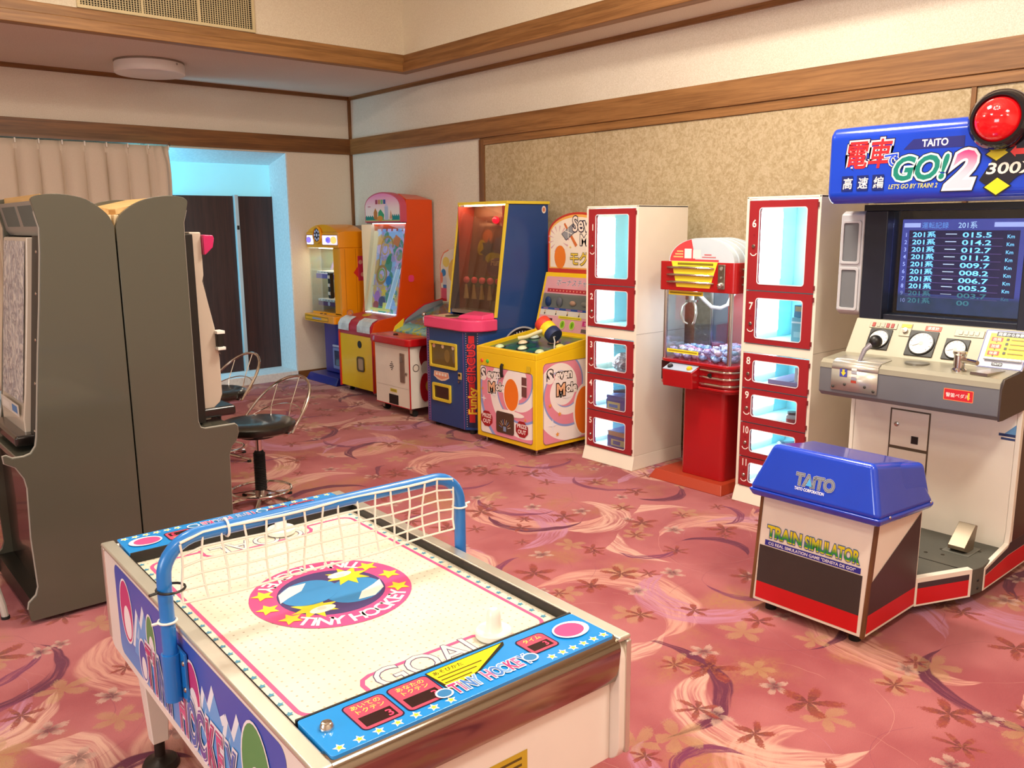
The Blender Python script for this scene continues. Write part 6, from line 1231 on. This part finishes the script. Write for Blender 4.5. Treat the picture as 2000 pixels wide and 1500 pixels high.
# side boards with rounded lower corners
for s in (-1, 1):
    xa, xb = sorted((s*X, s*(X-0.03)))
    hb(MB().prism(rr(-Y+0.002, 0.335, Y-0.002, ZT-0.012, 0.045, 6), 'x', xa, xb), 'side_board', HW, bevel=0.003)
    xa, xb = sorted((s*(X+0.004), s*(X-0.034)))
    hb(MB().box(xa, xb, -Y, Y, ZT-0.012, ZT), 'side_rail', RAIL, bevel=0.005)
    hb(MB().box(*sorted((s*(X-0.0345), s*(X-0.0365))), -0.53, 0.53, 0.605, ZT-0.002), 'bumper', BLACK, bevel=0.001)
for s in (-1, 1):
    ya, yb = sorted((s*(Y-0.030), s*(Y-0.055)))
    hb(MB().box(-X+0.03, X-0.03, ya, yb, 0.34, 0.56), 'end_board', HW, bevel=0.003)
    # rounded metal nose across the end
    N = 10; pr = [(s*(Y-0.07), ZT-0.016), (s*(Y-0.045), ZT)]+[(s*(Y-0.028+0.030*math.sin(PI/2*i/N)), ZT-0.03+0.030*math.cos(PI/2*i/N)) for i in range(N+1)]+[(s*(Y-0.002), 0.590), (s*(Y-0.006), 0.560), (s*(Y-0.014), 0.540), (s*(Y-0.03), 0.532), (s*(Y-0.07), 0.532)]
    hb(MB().prism(pr, 'x', -X+0.031, X-0.031), 'end_nose', pm('#a39788', 0.13, 1.0, 0.03, name='polished_nose'))
    for q in (-1, 1):
        xa, xb = sorted((q*(X-0.012), q*(X+0.003))); ya, yb = sorted((s*(Y-0.02), s*(Y+0.003)))
        hb(MB().box(xa, xb, ya, yb, 0.36, ZT-0.012), 'corner_strip', RAIL, bevel=0.004)
        hb(MB().hull([(q*0.315-0.03, s*0.50-0.03, 0.335), (q*0.315+0.03, s*0.50-0.03, 0.335), (q*0.315+0.03, s*0.50+0.03, 0.335), (q*0.315-0.03, s*0.50+0.03, 0.335), (q*0.315-0.04, s*0.50-0.04, 0.345), (q*0.315+0.04, s*0.50-0.04, 0.345), (q*0.315+0.04, s*0.50+0.04, 0.345), (q*0.315-0.04, s*0.50+0.04, 0.345)]), 'leg_bracket', STEEL)
        lx, ly = q*0.322, s*0.503
        hb(MB().hull([(lx-0.022, ly-0.022, 0.085), (lx+0.022, ly-0.022, 0.085), (lx+0.022, ly+0.022, 0.085), (lx-0.022, ly+0.022, 0.085), (lx-0.036, ly-0.034, 0.335), (lx+0.036, ly-0.034, 0.335), (lx+0.036, ly+0.034, 0.335), (lx-0.036, ly+0.034, 0.335)]), 'leg', HW, bevel=0.003)
        hb(MB().lathe([(0.05, 0.0), (0.052, 0.008), (0.045, 0.022), (0.022, 0.03), (0.015, 0.036), (0.015, 0.086)], (lx, ly, 0), 20), 'foot', pm('#2c2622', 0.4, 0.4, name='foot_metal'))
hb(MB().box(-X+0.031, X-0.031, -Y+0.036, Y-0.036, 0.345, 0.36), 'underside', pm('#6a5a50', 0.6))
# playing surface
ZP = 0.624
PF = NT('hockey_surface'); o = PF.obj(); vo = PF.new('ShaderNodeTexVoronoi', voronoi_dimensions='2D'); vo.inputs['Scale'].default_value = 42; vo.inputs['Randomness'].default_value = 0.0; PF.put(vo.inputs['Vector'], o)
PF.col(PF.mix(PF.step(vo.outputs['Distance'], 0.09, 0.13), lin('#b8ac94'), PF.mix(PF.step(PF.noise(o, 5.0, 3.0), 0.35, 0.7), lin('#ddd5bf'), lin('#e8e1cf')))); PF.set(Roughness=0.3)
hb(MB().box(-X+0.037, X-0.037, -0.60, 0.60, ZP-0.02, ZP), 'playing_surface', PF.mat)
d = Dec((0, 0, ZP), (1, 0, 0), (0, 1, 0), base=0.0004, step=0.00008)
PK = '#e2568a'
def outline(s):
    g = []
    g += [(-0.16, -0.60), (-0.16, -0.475), (-0.145, -0.442), (-0.11, -0.425), (0.13, -0.425), (0.165, -0.442), (0.18, -0.475), (0.18, -0.60)]
    return [(x*s, y*s) for x, y in g]
L_ = rr(-0.31, -0.49, 0.31, 0.49, 0.035)
d.line(L_, 0.010, PK, True).rect(-0.165, -0.53, 0.165, -0.47, PF.mat).rect(-0.165, 0.47, 0.165, 0.53, PF.mat)
for s in (1, -1):
    d.line([(x*s, y*s) for x, y in [(-0.165, -0.50), (-0.165, -0.455), (-0.155, -0.437), (-0.135, -0.428), (0.135, -0.428), (0.155, -0.437), (0.165, -0.455), (0.165, -0.50)]], 0.010, PK)
    d.text('GOAL', 0, -0.497*s, 0.112, '#f2ead6', 'C', bold=0.0, sx=0.92, rot=0 if s > 0 else PI, out=[('#5a4a78', 0.022)])
d.stars([(sx*0.325, -0.50+0.0435*i) for sx in (-1, 1) for i in range(24)], 0.009, '#4a90b0')
d.ell(0, 0, 0.205, 0.205, '#e8508c', 56).ell(0, 0, 0.137, 0.137, '#4a3a70', 44)
for s in (1, -1):      # two plain blue ovals with white crescents and yellow bursts stand in for the printed figures
    d.stars([(-0.078*s, -0.062*s)], 0.062, '#f2d830', 8, 0.5)
    d.ell(0.050*s, -0.028*s, 0.080, 0.070, '#3a8cc8', 30, 0.5).poly([(x*s, y*s) for x, y in [(0.03, -0.088), (0.075, -0.092), (0.118, -0.062), (0.134, -0.012), (0.105, -0.03), (0.06, -0.05)]], '#f4f0e6')
    d.ell(-0.065*s, -0.080*s, 0.034, 0.018, '#f4f0e6', 18).ell(-0.065*s, -0.075*s, 0.012, 0.010, '#e0dacb', 12)
    d.arc_text('TINY HOCKEY', 0, 0, 0.171, 0.058, '#f8f0ec', -PI/2 if s > 0 else PI/2, 1.86, bold=0.025)
d.stars([(0.171*math.cos(a), 0.171*math.sin(a)) for a in [b_+math.radians(q) for b_ in (0, PI) for q in (-29, 0, 29)]], 0.031, '#f2dc3c')
d.build('field_print', HK, world=False)
# blue end panels
for s in (1, -1):
    pnl = hb(MB().prism(rr(-0.345, -0.672, 0.345, -0.532, 0.008) if s > 0 else rr(-0.345, 0.532, 0.345, 0.672, 0.008), 'z', ZT-0.014, ZT+0.004), 'end_panel', pm('#1c90e0', 0.12, 0, 0.02, coat=0.6, name='panel_blue'), bevel=0.001)
    hb(MB().box(-0.345, 0.345, *sorted((-0.526*s, -0.5315*s)), ZP+0.001, ZT+0.0045), 'panel_lip', BLACK, pnl)
    d = Dec((0, 0, ZT+0.004), (s, 0, 0), (0, s, 0), base=0.0004, step=0.00006, rough=0.2)
    d.stars([(-0.322+0.0396*i, -0.656) for i in range(7)]+[(0.175+0.0305*i, -0.656) for i in range(6)], 0.0125, '#f4f6e0').stars([(-0.322+0.0396*i, -0.656) for i in range(7)]+[(0.175+0.0305*i, -0.656) for i in range(6)], 0.007, '#e8d03a')
    for (u0, u1, ttl) in ((-0.262, -0.178, ('あいての', 'トクテン')), (-0.162, -0.078+0.0, ('あなたの', 'トクテン')), (0.152, 0.224, ('タイム',))):
        if u0 == -0.162: u0, u1 = -0.165, -0.075
        v0, v1 = (-0.640, -0.550) if len(ttl) == 2 else (-0.625, -0.560)
        d.rrect(u0-0.003, v0-0.003, u1+0.003, v1+0.003, 0.012, '#2a1a3c').rrect(u0, v0, u1, v1, 0.010, '#c4506a').rect(u0+0.008, v0+0.008, u1-0.008, v0+0.042 if len(ttl) == 2 else v0+0.034, '#2c1216')
        d.text('0' if False else '3', u1-0.026, v0+0.013, 0.03 if len(ttl) == 2 else 0.024, pm('#ff2848', 0.4, emit=2.0), bold=0.01)
        for k, w_ in enumerate(ttl): d.text(w_, (u0+u1)/2, v1-0.019-k*0.018, 0.0165, '#f0dc6a', 'C', bold=0.008)
    d.poly([(-0.072, -0.545), (0.135, -0.540), (0.128, -0.552), (0.02, -0.608), (-0.062, -0.628), (-0.068, -0.62)], '#2a2410').poly([(-0.069, -0.547), (0.127, -0.543), (0.018, -0.604), (-0.060, -0.624)], '#f2dc28')
    d.text('あそびかた', -0.062, -0.564, 0.015, '#2a2410', bold=0.012)
    for k in range(3): d.rect(-0.060, -0.577-k*0.013, 0.05-k*0.022, -0.573-k*0.013, '#6a5c18')
    cs = ('#d8407c', '#e070a0', '#4a80c8', '#7aa8dc')
    for c_, ob in (('#f0f2f6', 0.08), (None, 0.025)):
        x_ = -0.064
        for k, ch in enumerate('TINY HOCKEY'):
            if ch != ' ': d.text(ch, x_, -0.648, 0.052, c_ or cs[k % 4], bold=ob, sx=0.56)
            x_ += 0.0095 if ch in ' I' else 0.0198
    for u_ in (-0.083, 0.135): d.ell(u_, -0.632, 0.019, 0.017, '#f0f2f6', 18).ell(u_, -0.632, 0.015, 0.013, '#3a80b8', 18)
    d.ell(0.285, -0.595, 0.046, 0.036, '#f2f2f2', 24).ell(0.281, -0.594, 0.037, 0.029, '#d8508a', 24)
    d.build('panel_print', pnl, world=False)
    hb(MB().lathe([(0.014, 0.0), (0.014, 0.005), (0.010, 0.012), (0.007, 0.013), (0.0, 0.012)], (-0.312*s, -0.588*s, ZT+0.004), 18), 'panel_lock', CHROME, pnl)
    if s > 0: d = Dec((-0.06, -Y+0.0295, -0.06), (1, 0, 0), (0, 0, 1)); d.rect(0.035, 0.46, 0.165, 0.53, '#c8a828').rect(0.05, 0.512, 0.15, 0.518, '#5a4a14').rect(0.05, 0.497, 0.15, 0.503, '#5a4a14').rect(0.05, 0.482, 0.13, 0.488, '#5a4a14').build('caution_sticker', HK, world=False)
# printed side panel: blue field, pale mountains, coloured ovals and lettering
for s in (-1, 1):
    d = Dec((s*X, 0, 0), (0, s, 0), (0, 0, 1), base=0.0006, step=0.00008)
    SKY = NT('side_blue_%d' % s); gx, gy, gz = SKY.sep(SKY.obj()); SKY.col(SKY.mix(SKY.step(gz, 0.36, 0.52), lin('#5a98dc'), lin('#3f58b8'))); SKY.set(Roughness=0.3)
    d.poly(rr(-0.565, 0.362, 0.565, 0.628, 0.03), SKY.mat)
    for m0, f in ((-0.42, 1), (0.08, 1), (0.22, 1)):
        pk = [(0, 0.42), (0.035, 0.545), (0.052, 0.515), (0.075, 0.575), (0.10, 0.52), (0.118, 0.54), (0.16, 0.42)]
        d.poly([(m0+x*1.6-0.012, y+0.012) for x, y in pk], '#eef2fa').poly([(m0+x*1.6, y-0.004) for x, y in pk], '#6aa8e8').poly([(m0+0.03, 0.47), (m0+0.065, 0.515), (m0+0.055, 0.47)], '#a8ccf2')
    for u_, v_, rx, ry, c in ((-0.47, 0.515, 0.055, 0.088, '#c83a78'), (-0.25, 0.515, 0.034, 0.066, '#5a9858'), (-0.335, 0.425, 0.034, 0.056, '#5058b0'), (0.06, 0.51, 0.045, 0.075, '#c83a78'), (0.42, 0.495, 0.072, 0.112, '#5a9858'), (0.305, 0.405, 0.04, 0.04, '#5058b0')):
        d.ell(u_, v_, rx+0.006, ry+0.006, '#f6eef0', 28).ell(u_, v_, rx, ry, c, 28).ell(u_+rx*0.1, v_-ry*0.35, rx*0.62, ry*0.55, '#f6eef0', 24)
    cs = ('#c83a78', '#d85a90', '#5a70c0', '#7a5aa8')
    for c_, ob in (('#f6eef4', 0.10), (None, 0.05), ('#f2e4ec', 0.022), (None, 0.002)):
        x_ = -0.30
        for k, ch in enumerate('TINY HOCKEY'):
            if ch != ' ': d.text(ch, x_, 0.378, 0.155, c_ or cs[k % 4], bold=ob, sx=0.50)
            x_ += 0.034 if ch in ' I' else 0.062
    d.build('side_print', HK, world=False)
# net frame: blue tube arch clamped to both sides, with a white net
PX, ZN = 0.408, 0.862
arch = [(-PX, 0, 0.485), (-PX, 0, 0.77)]+[(-PX+0.085-0.085*math.cos(PI/2*i/8), 0, 0.775+0.085*math.sin(PI/2*i/8)) for i in range(1, 9)]
arch += [(x, 0, 0.860) for x in (-0.2, 0.0, 0.2)]+[(PX-0.085+0.085*math.sin(PI/2*i/8), 0, 0.775+0.085*math.cos(PI/2*i/8)) for i in range(0, 9)]+[(PX, 0, 0.485)]
hb(MB().tube(arch, 0.0165, 14), 'net_arch', BLT)
for s in (-1, 1):
    hb(MB().cyl((s*PX, 0, 0.478), 0.0205, 0.115, n=18), 'post_sleeve', BLT)
    hb(MB().box(*sorted((s*(X+0.003), s*(X+0.010))), -0.045, 0.045, 0.482, 0.60), 'clamp_plate', BLT, bevel=0.002)
    hb(MB().box(*sorted((s*(X+0.006), s*PX)), -0.008, 0.008, 0.485, 0.598), 'clamp_web', BLT)
    for zz in (0.51, 0.575):
        for yy in (-0.034, 0.034): hb(MB().dome((s*(X+0.010), yy, zz), 0.007, 0.004, ax2=(s, 0, 0), n=10, m=3), 'clamp_bolt', STEEL)
NETM = pm('#efe7da', 0.7, name='net_cord'); b = MB(); random.seed(4)
nc, nr = 15, 5; x0, x1 = -0.372, 0.375
def NP(i, j):
    x = x0+(x1-x0)*i/nc; z = 0.862-0.150*j/nr-0.006*math.sin(PI*i/nc)*(j/nr); return (x+0.004*math.sin(i*2.1+j), -0.018+0.006*math.sin(i*0.9+j*0.5)-0.004*(j == nr), z+(0.0 if 0 < i < nc else -0.012*(1-j/nr)))
for i in range(nc+1): b.tube([NP(i, j) for j in range(nr+1)], 0.0029, 5)
for j in range(nr+1):
    if j == 0: b.tube([(p[0], p[1]+0.0, p[2]+0.004) for p in [NP(i, 0) for i in range(nc+1)]], 0.0036, 5)
    else: b.tube([NP(i, j) for i in range(nc+1)], 0.0029, 5)
tag(hb(b, 'net', NETM), kind='stuff')
def tie(c, r_, mat, axis='z', tail=None):
    p = [(c[0]+r_*math.cos(2*PI*i/16), c[1]+r_*math.sin(2*PI*i/16), c[2]) if axis == 'z' else (c[0], c[1]+r_*math.cos(2*PI*i/16), c[2]+r_*math.sin(2*PI*i/16)) for i in range(16)]
    m = MB().tube(p, 0.003, 6, True)
    if tail: m.tube([Vector(c)+Vector(tail)*0.55, Vector(c)+Vector(tail)], 0.0035, 6)
    hb(m, 'cable_tie', mat)
tie((-PX+0.012, -0.004, 0.748), 0.031, BLACK, tail=(-0.05, -0.01, 0)); tie((-PX, 0, 0.672), 0.02, WHITE, tail=(-0.035, 0.0, 0)); tie((PX, 0, 0.765), 0.02, WHITE, tail=(0.035, 0.0, 0.004)); tie((-0.26, 0, 0.860), 0.021, WHITE, 'x')
# mallets
def mallet(lx, ly, label):
    a = math.radians(-1.7); x = 0.9855+lx*math.cos(a)-ly*math.sin(a); y = 1.8645+lx*math.sin(a)+ly*math.cos(a); z = ZP+0.003
    t = thing('hockey_mallet', (x, y, z), label, 'mallet', 'white air hockey mallets'); M_ = pm('#f2ede2', 0.3, 0, 0.01, coat=0.2, name='mallet_white')
    MB().lathe([(0.040, 0), (0.0425, 0.003), (0.0425, 0.014), (0.040, 0.017), (0.035, 0.0155), (0.022, 0.015), (0.0, 0.015)], (x, y, z), 32).build('disc', M_, t)
    MB().lathe([(0.021, 0.0145), (0.0185, 0.022), (0.0165, 0.05), (0.0145, 0.060), (0.009, 0.067), (0.0, 0.069)], (x, y, z), 24).build('grip', M_, t)
mallet(0.170, -0.462, 'white hockey mallet at the near goal of the air hockey table')
mallet(0.078, 0.480, 'white hockey mallet at the far end of the air hockey table')
